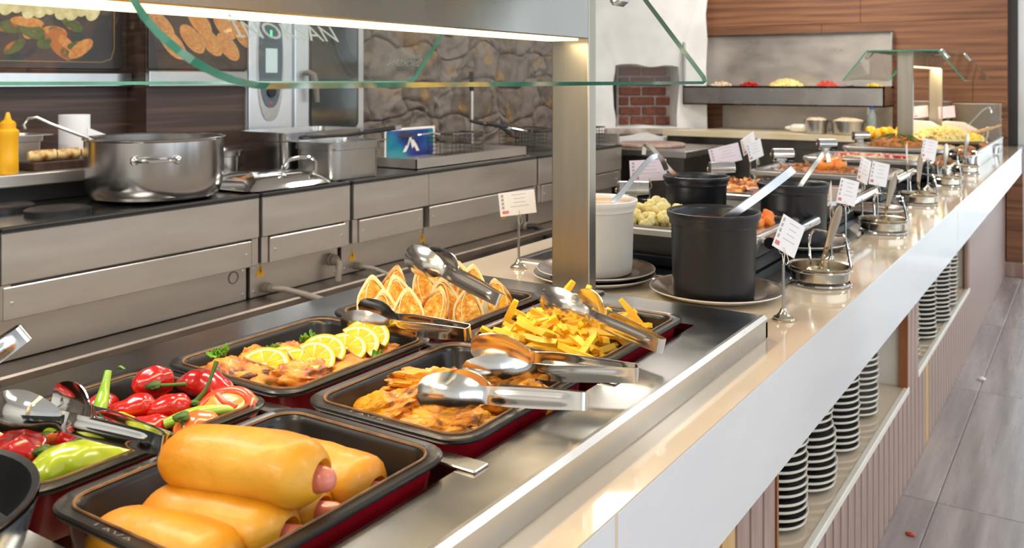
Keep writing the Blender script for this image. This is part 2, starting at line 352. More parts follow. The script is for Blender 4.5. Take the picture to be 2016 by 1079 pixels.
# ================================================================ THE COUNTER
ct = thing('buffet_counter', 'long white stone-topped buffet counter with vertical wood slats below', 'counter')
mb = MB()
for a, b in (((-1.35, -.3, .86), (-1.14, 7.2, .9)), ((-.575, -.3, .86), (-.434, 7.2, .9)), ((-1.14, 1.5, .86), (-.575, 7.2, .9)), ((-1.14, -.3, .86), (-.575, .45, .9))): mb.box(a, b)
mb.build('worktop', 'quartz_cream', ct)
for a, b in ((-.3, .876), (.8775, 3.7), (3.7015, 7.2)):
    mb = MB(); bbox(mb, (-.452, a, .724), (-.4335, b, .8995), .003); mb.build('fascia', 'quartz', ct)
# carcass
mb = MB(); mb.box((-1.33, -.3, 0), (-1.30, 7.2, .86)); mb.box((-1.3, -.3, .0), (-.575, 7.2, .29)); mb.box((-1.0, -.3, .29), (-.97, 7.2, .86))
for a, b in ((-.3, 1.81), (3.3, 3.5), (5.04, 7.2)): mb.box((-.97, a, .29), (-.56, b, .86))
mb.build('carcass', 'white_plastic', ct)
mb = MB(); mb.box((-1.14, .45, .8), (-.575, 1.5, .83)); mb.build('well_floor', 'steel_dark', ct)
MB().box((-.575, -.3, 0), (-.556, 7.2, .3)).build('slat_backing', 'wood_slat_edge', ct)
for a, b in ((-.3, 1.81), (3.3, 3.5), (5.04, 7.2)): MB().box((-.565, a, .3), (-.556, b, .8)).build('slat_backing', 'wood_slat_edge', ct)
for a, b in ((1.81, 3.3), (3.5, 5.04)):
    mb = MB(); bbox(mb, (-.97, a, .302), (-.545, b, .322), .001); mb.build('shelf', 'quartz_cream', ct)
    mb = MB(); bbox(mb, (-.551, a-.005, .303), (-.534, b+.005, .324), .002); mb.build('shelf_edge', 'white_plastic', ct)
ls = MB(); bbox(ls, (-.556, 0, 0), (-.538, .0675, .301), .0025); ls = ls.v, ls.f
fs_ = MB(); bbox(fs_, (-.556, 0, 0), (-.538, .0675, .78), .0025); fs_ = fs_.v, fs_.f
proto = {}
for k in range(96):
    y = -.3+k*.078
    full = y < 1.76 or 3.27 < y < 3.45 or y > 5.0
    mm = 'wood_slat_pale' if k in (22, 23, 51) else 'wood_slat'
    key = (full, mm)
    if key not in proto: proto[key] = MB().add(*(fs_ if full else ls)).build('slat', mm, ct); o = proto[key]
    else: o = proto[key].copy(); COL.objects.link(o); o.parent = ct
    o.location = (0, y, 0)
for y in (1.803, 3.285, 5.025): MB().box((-.565, y, .3), (-.537, y+.012, .79)).build('slat_edge', 'wood_slat_edge', ct)

# saucer stacks on the shelf: every saucer its own object
def platemesh(r, h, under, n=40):
    mb = MB(); mb.lathe([(r*.45, 0), (r*.55, 0), (r*.8, h*.35), (r, h*.86), (r*1.0, h), (r*.97, h), (r*.78, h*.5), (r*.5, h*.28), (0.001, h*.26)], n); return mb
sa = platemesh(.078, .018, 0).build('saucer', 'plate_dark'); rim = MB(); rim.lathe([(.0765, .0118), (.0788, .0145), (.0788, .0183), (.0765, .0188), (.073, .0168)], 40, c0=False, c1=False); rim.build('rim', 'plate_cream', sa)
tag(sa, '', 'saucer')
STK = [(-.645, 2.13, 17, 'near shelf stack half hidden by slats', 1), (-.645, 2.37, 8, 'near shelf second stack, lower wide part', 1.12), (-.645, 2.37, 9, 'near shelf second stack, upper narrow part', 1), (-.64, 2.66, 16, 'third stack on the near shelf', 1), (-.65, 2.97, 17, 'near shelf stack next to the white partition', 1),
       (-.64, 3.68, 15, 'first stack on the far shelf', 1), (-.62, 3.98, 18, 'second stack on the far shelf', 1), (-.61, 4.30, 18, 'third stack on the far shelf', 1), (-.62, 4.62, 18, 'fourth stack on the far shelf', 1), (-.63, 2.22+.0, 0, '', 1)]
ORD = 'first second third fourth fifth sixth seventh eighth ninth tenth eleventh twelfth thirteenth fourteenth fifteenth sixteenth seventeenth eighteenth nineteenth twentieth twenty-first twenty-second twenty-third twenty-fourth twenty-fifth twenty-sixth twenty-seventh'.split()
first = True; top = {}
for x, y, n, lab, sc in STK:
    z0 = top.get((x, y), .3225)
    for k in range(n):
        lb = 'white-rimmed saucer '+ORD[k]+' from the bottom, '+lab
        if first: o = sa; first = False
        else: o = dup(sa)
        o['label'] = lb; o['group'] = 'saucers in the '+lab; o.scale = (sc, sc, 1)
        o.location = (x+rnd.uniform(-.003, .003), y+rnd.uniform(-.003, .003), z0+k*.0185)
    top[(x, y)] = z0+n*.0185

# ================================================================ STEEL SERVING WELL
sp = thing('serving_well', 'brushed steel drop-in serving well that holds the food pans', 'serving well')
X0, X1, Y0, Y1 = -1.27, -.498, -.28, 1.615; x0, x1, y0, y1 = -1.130, -.586, .468, 1.485
mb = MB()
for a, b in (((X0, Y0, .928), (x0, Y1, .94)), ((x1, Y0, .928), (X1-.008, Y1, .94)), ((x0, Y0, .928), (x1, y0, .94)), ((x0, y1, .928), (x1, Y1-.0005, .94))): mb.box(a, b)
mb.build('top_plate', 'steel_top', sp)
mb = MB(); mb.loft([[(X1-.002, Y0, .9), (X1, Y0, .9+.002), (X1, Y0, .935), (X1-.006, Y0, .9412), (X1-.012, Y0, .9405), (X1-.012, Y0, .9)], [(X1-.002, Y1, .9), (X1, Y1, .902), (X1, Y1, .935), (X1-.006, Y1, .9412), (X1-.012, Y1, .9405), (X1-.012, Y1, .9)]]); mb.build('front_lip', 'steel', sp)
mb = MB(); mb.box((X0, Y1-.01, .9), (X1, Y1, .93)); mb.box((X0, Y0, .9), (X0+.01, Y1, .93)); mb.build('side_lip', 'steel', sp)
mb = MB()
for a, b in (((x0-.003, y0, .83), (x0, y1, .929)), ((x1, y0, .83), (x1+.003, y1, .929)), ((x0, y0-.003, .83), (x1, y0, .929)), ((x0, y1, .83), (x1, y1+.003, .929))): mb.box(a, b)
mb.build('well_wall', 'steel_dark', sp)
for y in (.8075, 1.145):
    mb = MB(); bbox(mb, (-1.14, y-.014, .9402), (-.562, y+.014, .9435), .0012); mb.build('divider_bar', 'steel', sp)
PANS = {}
def foodpan(label, cx, cy):
    t = thing('food_pan', label, 'food pan', (cx, cy, .957))
    w, d, r = .262, .322, .038
    mb = MB(); mb.loft([rr(w-.004, d-.004, r, 6, z=-.006), rr(w, d, r, 6, z=-.003), rr(w, d, r, 6, z=0), rr(w-.004, d-.004, r, 6, z=.0018), rr(w-.030, d-.030, r-.008, 6, z=.0005), rr(w-.034, d-.034, r-.009, 6, z=-.001), rr(w-.040, d-.040, r-.01, 6, z=-.008),
              rr(w-.052, d-.052, r-.012, 6, z=-.052), rr(w-.062, d-.062, r-.014, 6, z=-.058), rr(w-.09, d-.09, r-.02, 6, z=-.06)], c0=False); mb.build('basin', 'enamel', t)
    mb = MB(); mb.loft([rr(w-.0275, d-.0275, r-.007, 6, z=.0012), rr(w-.029, d-.029, r-.007, 6, z=.0026), rr(w-.0315, d-.0315, r-.008, 6, z=.0026), rr(w-.034, d-.034, r-.009, 6, z=.0006)], close=True); mb.build('worn_lip', 'rim_brown', t)
    mb = MB(); mb.loft([rr(w-.005, d-.005, r, 6, z=-.0055), rr(w-.018, d-.018, r-.003, 6, z=-.007), rr(w-.022, d-.022, r-.005, 6, z=-.02), rr(w-.036, d-.036, r-.008, 6, z=-.062), rr(w-.08, d-.08, r-.02, 6, z=-.066)], c0=False); mb.build('outer_shell', 'red_enamel', t)
    text('lettering', 'LAVA', .016, 'emboss', t, (-.02, -d/2+.0035, .0002), (0, 0, 0), .0012, 0, 'CENTER').scale = (1.5, .62, 1)
    return t
XA, XB = -.7225, -1.0045; YR = (.640, .9765, 1.3125)
foodpan('black enamel pan of hot dog buns, nearest the viewer', XA, YR[0])
foodpan('black enamel pan of grilled chicken with two tongs', XA, YR[1])
foodpan('black enamel pan heaped with french fries', XA, YR[2])
foodpan('black enamel pan of roasted peppers and tomatoes', XB, YR[0])
foodpan('black enamel pan of fish fillets topped with lemon slices', XB, YR[1])
foodpan('black enamel pan of cut chicken wraps', XB, YR[2])

# ================================================================ GLASS FOOD GUARDS
def pane(name, parent, P, n, th=.008, edge=True):
    """P: outline points of a flat pane (3D, in order), n: unit normal. Clear faces plus green edge band."""
    n = Vector(n).normalized(); a = [Vector(p)+n*th/2 for p in P]; b = [Vector(p)-n*th/2 for p in P]; k = len(P)
    o = MB().add([tuple(q) for q in a], [tuple(range(k))]).build(name, 'glass', parent, smooth=False)
    MB().add([tuple(q) for q in a]+[tuple(q) for q in b], [(i, (i+1) % k, k+(i+1) % k, k+i) for i in range(k)]).build('polished_edge', 'glass_edge', o, smooth=False)
    return o
def guard(label, ya, yb, posts, xc=-.8775, round_near=False, zb=.94):
    t = thing('food_guard', label, 'sneeze guard', (xc, ya, zb)); zl, zt, wt, wl_ = 1.36-zb, 1.527-zb, .19, .3215; L = yb-ya
    for sx, nm in ((1, 'front_glass'), (-1, 'rear_glass')):
        up = Vector((-(wl_-wt)*sx, 0, zt-zl)); nrm = Vector((sx*(zt-zl), 0, wl_-wt)).normalized(); lo = Vector((wl_*sx, 0, zl))
        P = []
        if round_near:
            ln = up.length; r = .085; u = up.normalized(); c = lo+Vector((0, r, 0))+u*r
            for k in range(13):
                a = R(90*k/12); P.append(c+Vector((0, -r*math.cos(a), 0))-u*r*math.sin(a))
        else: P.append(lo.copy())
        P += [lo+Vector((0, L-.012, 0)), lo+Vector((0, L, 0))+up.normalized()*.012, lo+up+Vector((0, L, 0)), lo+up]
        pane(nm, t, P, nrm)
    pane('top_glass', t, [(-wt, 0, zt+.004), (wt, 0, zt+.004), (wt, L, zt+.004), (-wt, L, zt+.004)], (0, 0, 1))
    mb = MB(); bbox(mb, (-.0425, posts[0]-ya+.033, 1.445-zb), (.0425, posts[-1]-ya-.0005, 1.527-zb), .002); mb.build('beam', 'steel', t)
    mb = MB(); bbox(mb, (-.032, posts[0]-ya+.05, 1.4405-zb), (.036, posts[-1]-ya-.03, 1.446-zb), .001); mb.build('led_strip', 'led', t)
    for y in posts:
        mb = MB(); bbox(mb, (-.0425, y-ya, .004), (.0425, y-ya+.032, 1.535-zb), .0025); p = mb.build('post', 'steel_post', t)
        mb = MB(); bbox(mb, (-.055, y-ya-.012, 0), (.055, y-ya+.044, .005), .001); mb.build('foot_plate', 'steel', p)
    for sx in (1, -1):
        for y in (L*.12, L*.88):
            mb = MB(); up = Vector((-(wl_-wt)*sx, 0, zt-zl)).normalized(); a = math.atan2(zt-zl, (wl_-wt))
            T = TM((wt*sx+sx*.014, y, zt-.014), (0, sx*a, 0)); bbox(mb, (-.034, -.02, -.009), (.03, .02, .009), .003, T); c = mb.build('clamp', 'chrome', t)
    return t
g1 = guard('steel and glass food guard over the near food pans', .415, 1.47, (.03, 1.566), round_near=True)
def slanted(t, s, size, sx, y, up0, parent, mirror=False):
    up = Vector((-(.3215-.19)*sx, 0, .167)).normalized(); o = text('etched_mark', s, size, 'etch', parent, (0, 0, 0), (0, 0, 0), .0001)
    nx = Vector((0, 1, 0)); nz = nx.cross(up); m = Matrix((nx, up, nz)).transposed().to_4x4()
    if mirror: m = Matrix((-nx, up, (-nx).cross(up))).transposed().to_4x4()
    lo = Vector((.3215*sx, 0, .42)); off = nz.normalized()*.0045*(1 if sx > 0 else -1)
    o.matrix_local = Matrix.Translation(lo+up*up0+Vector((0, y, 0))+(Vector((.005, 0, .004)) if sx > 0 else Vector((-.006, 0, .0045)))) @ m; return o
slanted(None, 'İNOKSAN', .026, 1, .072, .045, g1)
slanted(None, 'İNOKSAN', .022, -1, 1.055, .036, g1, True)
la = bpy.data.lights.new('led_strip_light', 'AREA'); la.shape = 'RECTANGLE'; la.size = .05; la.size_y = 1.2; la.energy = 4.5; la.color = (1, .76, .43)
lo_ = bpy.data.objects.new('led_strip_light', la); COL.objects.link(lo_); lo_.location = (-.8775, .92, 1.4385)
g2 = guard('smaller steel and glass food guard at the far end of the counter', 5.5, 6.9, (5.6, 6.78), -.93, zb=.9)

lb = la.copy(); lb.energy = 4; lob = bpy.data.objects.new('led_strip_light', lb); COL.objects.link(lob); lob.location = (-.93, 6.2, 1.4385)

# ================================================================ COOKING LINE
bc = thing('base_cabinet', 'low steel base cabinet carrying the cooking line', 'cabinet', (-3.05, 3, 0))
mb = MB(); mb.box((-.36, -2.6, 0), (.42, 2.5, .49)); mb.build('body', 'steel_dark', bc); mb = MB(); bbox(mb, (-.38, -2.6, .49), (.45, 2.5, .522), .006); mb.build('ledge', 'steel_brown', bc)
XS = -2.658
def ring(mb, x, y, z, r, t=.0015): mb.lathe([(r, 0), (r, t), (r*.6, t*1.6), (.0002, t*1.8)], 12, TM((x, y, z), (0, R(90), 0)))
def module(label, ya, yb, lowers, tops, recess, dark=False):
    t = thing('cooking_range', label, 'cooking range', (XS, ya, .5225)); L = yb-ya; o = .5225
    mb = MB(); mb.box((-.79, .004, .0), (-.09, L-.004, .39)); mb.build('body', 'steel_dark', t)
    mb = MB(); bbox(mb, (-.80, .002, .39), (-.004, L-.002, .4085), .003); mb.build('cooktop', 'steel_top', t)
    mb = MB(); bbox(mb, (-.03, .001, .398), (.003, L-.001, .411), .003); mb.build('edge_strip', 'black_rubber', t)
    for a, b in tops: mb = MB(); bbox(mb, (-.03, a-ya, .246), (0, b-ya, .397), .003); mb.build('upper_panel', 'steel_panel', t)
    mb = MB(); mb.box((-.089, .003, .14), (-.028, L-.003, .25)); mb.build('filler', 'steel_dark', t)  # dark steel stands in for shade in the gaps between panels
    for a in (.002, L-.034): mb = MB(); bbox(mb, (-.03, a, .142), (-.006, a+.032, .2445), .002); mb.build('flange', 'steel_panel', t)
    for a, b in lowers:
        mb = MB(); bbox(mb, (-.03, a-ya, .142), (.001, b-ya, .238), .002); p = mb.build('lower_panel', 'steel_panel', t)
        for yy in (a-ya+.025, b-ya-.025): mb = MB(); ring(mb, .001, yy, .19, .006); mb.build('screw', 'chrome', p)
    for a, b in recess:
        mb = MB(); bbox(mb, (-.09, a-ya, .002), (-.072, b-ya, .139), .002); p = mb.build('recessed_panel', 'steel_panel', t)
        for yy in (a-ya+.018, b-ya-.018):
            for zz in (.025, .115): mb = MB(); ring(mb, -.072, yy, zz, .006); mb.build('screw', 'chrome', p)
    return t
m0 = module('steel cooking range at the left edge of the photo', .45, 1.383, [(.47, 1.36)], [(.455, 1.38)], [(.455, 1.38)])
m1 = module('steel cooking range under the big stock pot', 1.387, 2.35, [(1.395, 2.31)], [(1.39, 2.348)], [(1.39, 2.347)])
m2 = module('narrow steel cooking range under the polished lid', 2.362, 2.845, [(2.40, 2.815)], [(2.364, 2.843)], [(2.365, 2.842)])
m3 = module('steel cooking range with a fryer tray, plugged in by a black cable', 2.862, 4.368, [(2.90, 3.335), (3.385, 4.32)], [(2.866, 3.381), (3.384, 4.365)], [(2.865, 3.425), (3.43, 4.365)])
m4 = module('steel cooking range at the far end of the cooking line', 4.382, 5.45, [(4.42, 5.40)], [(4.386, 5.446)], [(4.386, 5.445)])
def warn(t, y, z):
    y *= 1.0187; z = 1.365-(1.365-z)*1.0187
    P = [(-.024, -.022), (.024, -.022), (0, .026)]; ox, oy = t.location.x, t.location.y
    mb = MB(); mb.prism(P, 0, .001, TM((-.0715, y-oy, z-.5225), (R(90), 0, R(90)))); w = mb.build('warning_sticker', 'warn', t, smooth=False)
    B = [(.003, .014), (-.006, -.002), (-.001, -.002), (-.004, -.016), (.006, .001), (.001, .001), (.005, .014)]
    mb = MB(); mb.prism(B, .001, .0014, TM((-.0715, y-oy, z-.5225), (R(90), 0, R(90)))); mb.build('lightning_mark', 'warn_ink', w, smooth=False)
warn(m0, 1.345, .615); warn(m2, 2.371, .637); warn(m3, 2.877, .614); warn(m3, 3.356, .62); warn(m3, 4.05, .639)
def cable(t, y, z, r, m, pts, gm='cable_grey'):
    y *= 1.0187; z = 1.365-(1.365-z)*1.0187
    ox, oy, oz = t.location
    mb = MB(); mb.lathe([(r*1.9, 0), (r*1.9, .014), (r*1.5, .016), (r*1.7, .03), (r*1.2, .042)], 12, TM((-.072, y-oy, z-oz), (0, R(90), 0))); mb.build('cable_gland', gm, t)
    mb = MB(); mb.tube([(-.034, y-oy, z-oz)]+[(p[0]-.05, y-oy+p[1], z-oz+p[2]) for p in pts], r, 8); mb.build('power_cable', m, t)
cable(m2, 2.395, .569, .011, 'cable_grey', [(.05, .03, -.004), (.11, .09, -.03), (.19, .18, -.075), (.26, .26, -.13), (.3, .3, -.3)])
cable(m2, 2.745, .618, .014, 'cable_grey', [(.03, .0, -.015), (.035, -.01, -.06), (.035, -.015, -.14), (.045, -.015, -.3)])
cable(m3, 2.90, .565, .009, 'cable_grey', [(.06, .03, -.01), (.14, .08, -.05), (.2, .12, -.1), (.25, .15, -.25)])
cable(m3, 3.37, .563, .013, 'cable_black', [(.04, .03, 0), (.07, .08, -.03), (.08, .1, -.08), (.085, .1, -.2), (.09, .1, -.3)])
cable(m3, 4.23, .556, .016, 'cable_black', [(.05, .03, .0), (.08, .09, -.04), (.09, .12, -.09), (.1, .13, -.25)])
cable(m0, 1.3, .56, .012, 'cable_black', [(.05, .0, -.01), (.12, .02, -.05), (.2, .03, -.12), (.24, .03, -.3)])
mb = MB(); mb.tube([(-.0712, 2.285-1.387+.022*math.cos(a), .0975+.022*math.sin(a)) for a in [k*math.pi/8 for k in range(16)]], .002, 5, closed=True); mb.build('access_ring', 'steel_dark', m1)
for y, x in ((1.66, -.17), (1.60, -.40)): MB().lathe([(.1, 0), (.1, .016), (.092, .02), (.06, .0205), (.02, .018), (.001, .018)], 28, TM((x, y-1.387, .4085))).build('hotplate', 'black_plastic', m1)
for y in (.95, 1.2): MB().lathe([(.1, 0), (.1, .014), (.092, .018), (.03, .018), (.001, .018)], 24, TM((-.14, y-.45, .4085))).build('hotplate', 'black_plastic', m0)
# back shelf behind the hotplates
bs = thing('back_shelf', 'raised steel shelf behind the hotplates, holding bottle and wraps', 'shelf', (-3.37, 1.3, .9315))
mb = MB(); bbox(mb, (-.2, -.9, .06), (.22, 1.08, .1035), .004); mb.build('shelf_top', 'steel_panel', bs); mb = MB(); bbox(mb, (-.2, -.9, .0), (.19, 1.08, .06), .004); mb.build('gap_shade_block', 'black_rubber', bs)  # solid black block stands in for shade in the gap under the shelf
ZS = 1.0355
# stock pot
sp_ = thing('stock_pot', 'wide stainless steel stock pot with side handles on the range', 'pot', (-2.905, 2.075, .9335))
mb = MB(); mb.lathe([(.17, 0), (.2, .004), (.226, .024), (.237, .055), (.24, .1), (.24, .214), (.246, .218), (.247, .223), (.243, .225), (.236, .22), (.235, .06), (.22, .012), (.001, .008)], 56); mb.build('body', 'steel_pot', sp_)
for a in (-35, 145):
    ca, sa_ = math.cos(R(a)), math.sin(R(a)); mb = MB(); P = []
    for k in range(13):
        q = k/12; w = -.07+.14*q; o_ = .24+.042*math.sin(math.pi*q)**.5; P.append((ca*o_-sa_*w, sa_*o_+ca*w, .155))
    mb.tube(P, .006, 8); mb.build('handle', 'chrome', sp_)
    for w in (-.07, .07): mb = MB(); mb.lump((.012, .014, .016), 1, 0, T=TM((ca*.242-sa_*w, sa_*.242+ca*w, .155))); mb.build('handle_mount', 'chrome', sp_)
mb = MB(); mb.lathe([(.234, 0), (.001, .0)], 40, TM((0, 0, .15)), c0=False); mb.build('stew', 'soup', sp_)
ld = thing('soup_ladle', 'thin steel ladle with hooked handle leaning out of the stock pot', 'ladle', (-2.905, 2.075, .952))
mb = MB(); mb.tube([(-.02, -.05, .10), (-.04, -.24, .21), (-.09, -.345, .262), (-.105, -.385, .285), (-.11, -.41, .283), (-.11, -.425, .262), (-.11, -.42, .248)], .006, 8); mb.build('handle', 'steel', ld); mb = MB(); mb.lump((.045, .045, .03), 2, 0, T=TM((-.01, 0, .085))); mb.build('bowl', 'steel', ld)
# polished lid
ll = thing('chafer_lid', 'polished steel lid with arched handle lying on the range', 'lid', (-2.85, 2.552, .9335))
mb = MB(); mb.loft([rr(.34, .43, .05, 6, z=0), rr(.35, .445, .05, 6, z=.006), rr(.34, .43, .05, 6, z=.012), rr(.29, .38, .06, 6, z=.04), rr(.2, .3, .08, 6, z=.06), rr(.1, .2, .05, 6, z=.066)]); mb.build('dome', 'chrome', ll, angle=60)
mb = MB(); mb.tube([(.11, -.01, .04), (.115, -.01, .085), (.12, .01, .108), (.125, .07, .115), (.125, .13, .112), (.12, .16, .09), (.115, .16, .03)], .008, 8); mb.build('handle', 'chrome', ll)
for y in (-.01, .16): mb = MB(); mb.lathe([(.013, 0), (.013, .016), (.009, .02)], 12, TM((.112, y, .036))); mb.build('handle_foot', 'chrome', ll)
def gnpan(name, label, w, d, h, loc, m='steel', rz=0, fill=None, fz=.6, lug=.02):
    t = thing(name, label, 'steel pan', loc, rz)
    mb = MB(); mb.loft([rr(w-.05, d-.05, .03, 4, z=0), rr(w-.035, d-.035, .04, 4, z=.006), rr(w-.028, d-.028, .045, 4, z=h*.78), rr(w-.016, d-.016, .045, 4, z=h*.80), rr(w-.014, d-.014, .045, 4, z=h-.004), rr(w+lug, d+lug, .02, 4, z=h-.003), rr(w+lug, d+lug, .02, 4, z=h), rr(w-.016, d-.016, .045, 4, z=h), rr(w-.03, d-.03, .045, 4, z=h*.76), rr(w-.04, d-.04, .04, 4, z=.01), rr(w-.08, d-.08, .03, 4, z=.007)]); mb.build('basin', m, t)
    if fill: mb = MB(); mb.sheet(lambda a, b: ((a-.5)*(w-.034), (b-.5)*(d-.034), h*fz+.004*noise.noise(Vector((a*9, b*9, w*50)))), 14, 14, .003); mb.build('contents', fill, t)
    return t
gnpan('gastronorm_pan', 'deep steel pan behind, left of the two pans on the range', .325, .53, .2, (-3.15, 3.045, .932), 'steel_pot', 0, 'soup', .8)
gnpan('gastronorm_pan', 'smaller steel pan in front, right of the two pans on the range', .27, .33, .165, (-2.835, 2.955, .932), 'steel', 0, 'broth', .82)
tg = thing('cooking_spatula', 'dark handled spatula lying across the steel pan', 'spatula', (-2.9, 3.02, 1.1), 0)
mb = MB(); mb.tube([(-.14, -.2, .004), (.03, .02, .012), (.12, .16, .032), (.15, .22, .04)], [.006, .007, .011, .011], 8); mb.build('handle', 'black_plastic', tg); mb = MB(); mb.tube([(.15, .22, .04), (.165, .245, .044)], .012, 8); mb.build('end_cap', 'chrome', tg)
gnpan('gastronorm_pan', 'small steel pan behind the stock pot handle', .176, .26, .13, (-3.2, 2.56, .932), 'steel_pot')
# fryer tray, baskets
ft = thing('fryer_tray', 'low steel splash tray along the cooking line', 'tray', (-2.85, 3.9, .932))
mb = MB(); mb.box((.095, -.5, 0), (.1, .5, .05)); mb.box((-.5, -.5, 0), (.1, -.495, .05)); mb.box((-.5, .495, 0), (.1, .5, .05)); mb.box((-.5, -.5, 0), (-.495, .5, .05)); mb.box((-.5, -.5, 0), (.1, .5, .004)); mb.build('rim', 'steel_panel', ft)
def basket(label, x, y, z, dy, hz):
    t = thing('fry_basket', label, 'fry basket', (x, y, z)); mb = MB(); w, l, h = .17, .30, .12
    for k in range(9): yy = -l/2+l*k/8; mb.tube([(-w/2, yy, h), (-w/2, yy, 0), (w/2, yy, 0), (w/2, yy, h)], .0016, 4)
    for k in range(5): xx = -w/2+w*k/4; mb.tube([(xx, -l/2, h), (xx, -l/2, 0), (xx, l/2, 0), (xx, l/2, h)], .0016, 4)
    for k in range(1, 5): zz = h*k/5; mb.tube([(-w/2, -l/2, zz), (w/2, -l/2, zz), (w/2, l/2, zz), (-w/2, l/2, zz)], .0016, 4, closed=True)
    mb.tube([(-w/2, -l/2, h), (w/2, -l/2, h), (w/2, l/2, h), (-w/2, l/2, h)], .004, 6, closed=True); mb.build('wire_basket', 'steel_dark', t)
    mb = MB(); mb.tube([(0, -l/2, h), (-.02, -l/2-.05, h+.01), (-.06, -l/2-.13, h+hz*.5)], .004, 6); mb.build('handle_wire', 'chrome', t)
    mb = MB(); mb.tube([(-.06, -l/2-.13, h+hz*.5), (-.09, -l/2-.2, h+hz*.75), (-.12, -l/2-.27, h+hz)], [.008, .013, .009], 8); mb.build('grip', 'black_plastic', t)
    mb = MB(); mb.tube([(-.12, -l/2-.27, h+hz), (-.124, -l/2-.285, h+hz+.004)], .006, 6); mb.build('grip_tip', 'chrome', t)
basket('wire fry basket with raised black grip, left of the two hanging ones', -2.9, 4.8, .9335, 0, .055); basket('wire fry basket with raised black grip, right of the two hanging ones', -3.1, 4.92, .9335, 0, .06)
basket('wire fry basket whose dark grip lies low behind the tray', -3.12, 4.22, .885+.052, 0, .0)
basket('far wire fry basket partly hidden by the steel post', -2.82, 5.2, .9335, 0, -.01)
sg = thing('splash_guard', 'upright steel splash panel at the far end of the cooking line', 'splash guard', (-2.85, 5.43, .9335)); mb = MB(); bbox(mb, (-.6, -.01, 0), (.18, .01, .075), .002); mb.build('panel', 'steel_panel', sg)
# blue picture board, white board behind
bb = thing('picture_board', 'blue board with a mountain peak mark behind the range', 'board', (-3.22, 3.93, .933), 0)
mb = MB(); bbox(mb, (-.012, -.21, 0), (-.002, .225, .165), .002); mb.build('backing', 'white_plastic', bb); mb = MB(); mb.loft([rr(.41, .15, .012, 4), rr(.41, .15, .012, 4, z=.002)], T=TM((-.002, 0, .078), (R(90), 0, R(90)))); mb.build('blue_face', 'blue_print', bb)
for k, P in enumerate(([(-.07, -.05), (-.04, -.012), (-.033, -.02), (-.003, .045), (.012, .01), (.02, .018), (.05, -.012), (.075, -.05), (.05, -.05), (.03, -.02), (.012, -.035), (-.003, .015), (-.02, -.02), (-.03, -.035), (-.045, -.05)],)):
    mb = MB(); mb.prism(P, 0, .0012, TM((.0005, -.0, .082), (R(90), 0, R(90)))); mb.build('peak_mark', 'plate_cream', bb, smooth=False)
pl = thing('mop_pole', 'slim grey pole with dark top standing against the stone wall', 'pole', (-3.5, 4.91, 0)); mb = MB(); mb.tube([(0, 0, 0), (0, 0, 1.29)], .013, 10); mb.build('shaft', 'steel_panel', pl); mb = MB(); mb.tube([(0, 0, 1.29), (0, 0, 1.42)], .015, 10); mb.build('grip', 'black_rubber', pl)

# shelf items
mu = thing('mustard_bottle', 'yellow squeeze bottle with pointed nozzle on the back shelf', 'bottle', (-3.2, 1.695, ZS))
mb = MB(); mb.lathe([(.031, 0), (.034, .004), (.034, .055), (.033, .06), (.033, .125), (.036, .135), (.036, .15), (.028, .158)], 24); mb.build('body', 'mustard', mu)
mb = MB(); mb.lathe([(.026, .158), (.026, .178), (.02, .184), (.012, .19), (.006, .214), (.004, .216)], 20); mb.build('nozzle_cap', 'mustard_cap', mu)
gnpan('gastronorm_pan', 'small steel pan behind the yellow bottle', .18, .17, .125, (-3.4, 1.83, ZS), 'steel_panel')
bo = thing('serving_board', 'dark wooden board carrying the toasted rolls', 'board', (-3.26, 1.95, ZS)); mb = MB(); bbox(mb, (-.11, -.16, 0), (.055, .22, .03), .003); mb.build('slab', 'board', bo)
pr = thing('paper_roll', 'white kitchen paper roll standing behind the toasted rolls', 'paper roll', (-3.43, 2.08, ZS)); mb = MB(); mb.lathe([(.02, 0), (.058, 0), (.058, .19), (.02, .19), (.02, 0)], 28, c0=False, c1=False); mb.build('roll', 'tissue', pr)
mb = MB(); mb.sheet(lambda a, b: (.056-.02*a, .02+.16*a, .14-.13*b-.06*a+.0), 6, 6, .001); mb.build('loose_sheet', 'tissue', pr)
for i, (x, y, ln) in enumerate(((-3.25, 1.845, .1), (-3.25, 1.945, .085), (-3.25, 2.05, .1))):
    t = thing('toasted_roll', ('left', 'middle', 'right')[i]+' one of three toasted rolls on the dark board', 'wrap', (x, y, ZS+.031), R(-15), 'toasted rolls on the board')
    mb = MB(); mb.loft([[(.024*math.cos(a)*s*.9-(k/8-.5)*.03, (k/8-.5)*ln, .021+.021*math.sin(a)*s) for a in [2*math.pi*j/14 for j in range(14)]] for k, s in enumerate((.75, .95, 1, 1, 1.02, 1, 1, 1, .98))], c1=False); mb.build('pastry', 'tortilla_toast', t)
    mb = MB(); mb.lump((.02, .01, .018), i, .3, T=TM((-.013, ln/2-.006, .021))); mb.build('filling', 'fish_flesh', t)
# wall shelf rail behind the glass
ws = thing('wall_rail', 'brushed steel rail along the dark plank wall', 'rail', (-3.6, 0, 0)); mb = MB(); bbox(mb, (.015, .2, 1.335), (.05, 2.42, 1.395), .004); mb.build('rail', 'steel_pot', ws); mb = MB(); bbox(mb, (.14, 2.42, 1.335), (.17, 2.96, 1.405), .004); mb.build('rail', 'steel_pot', ws)
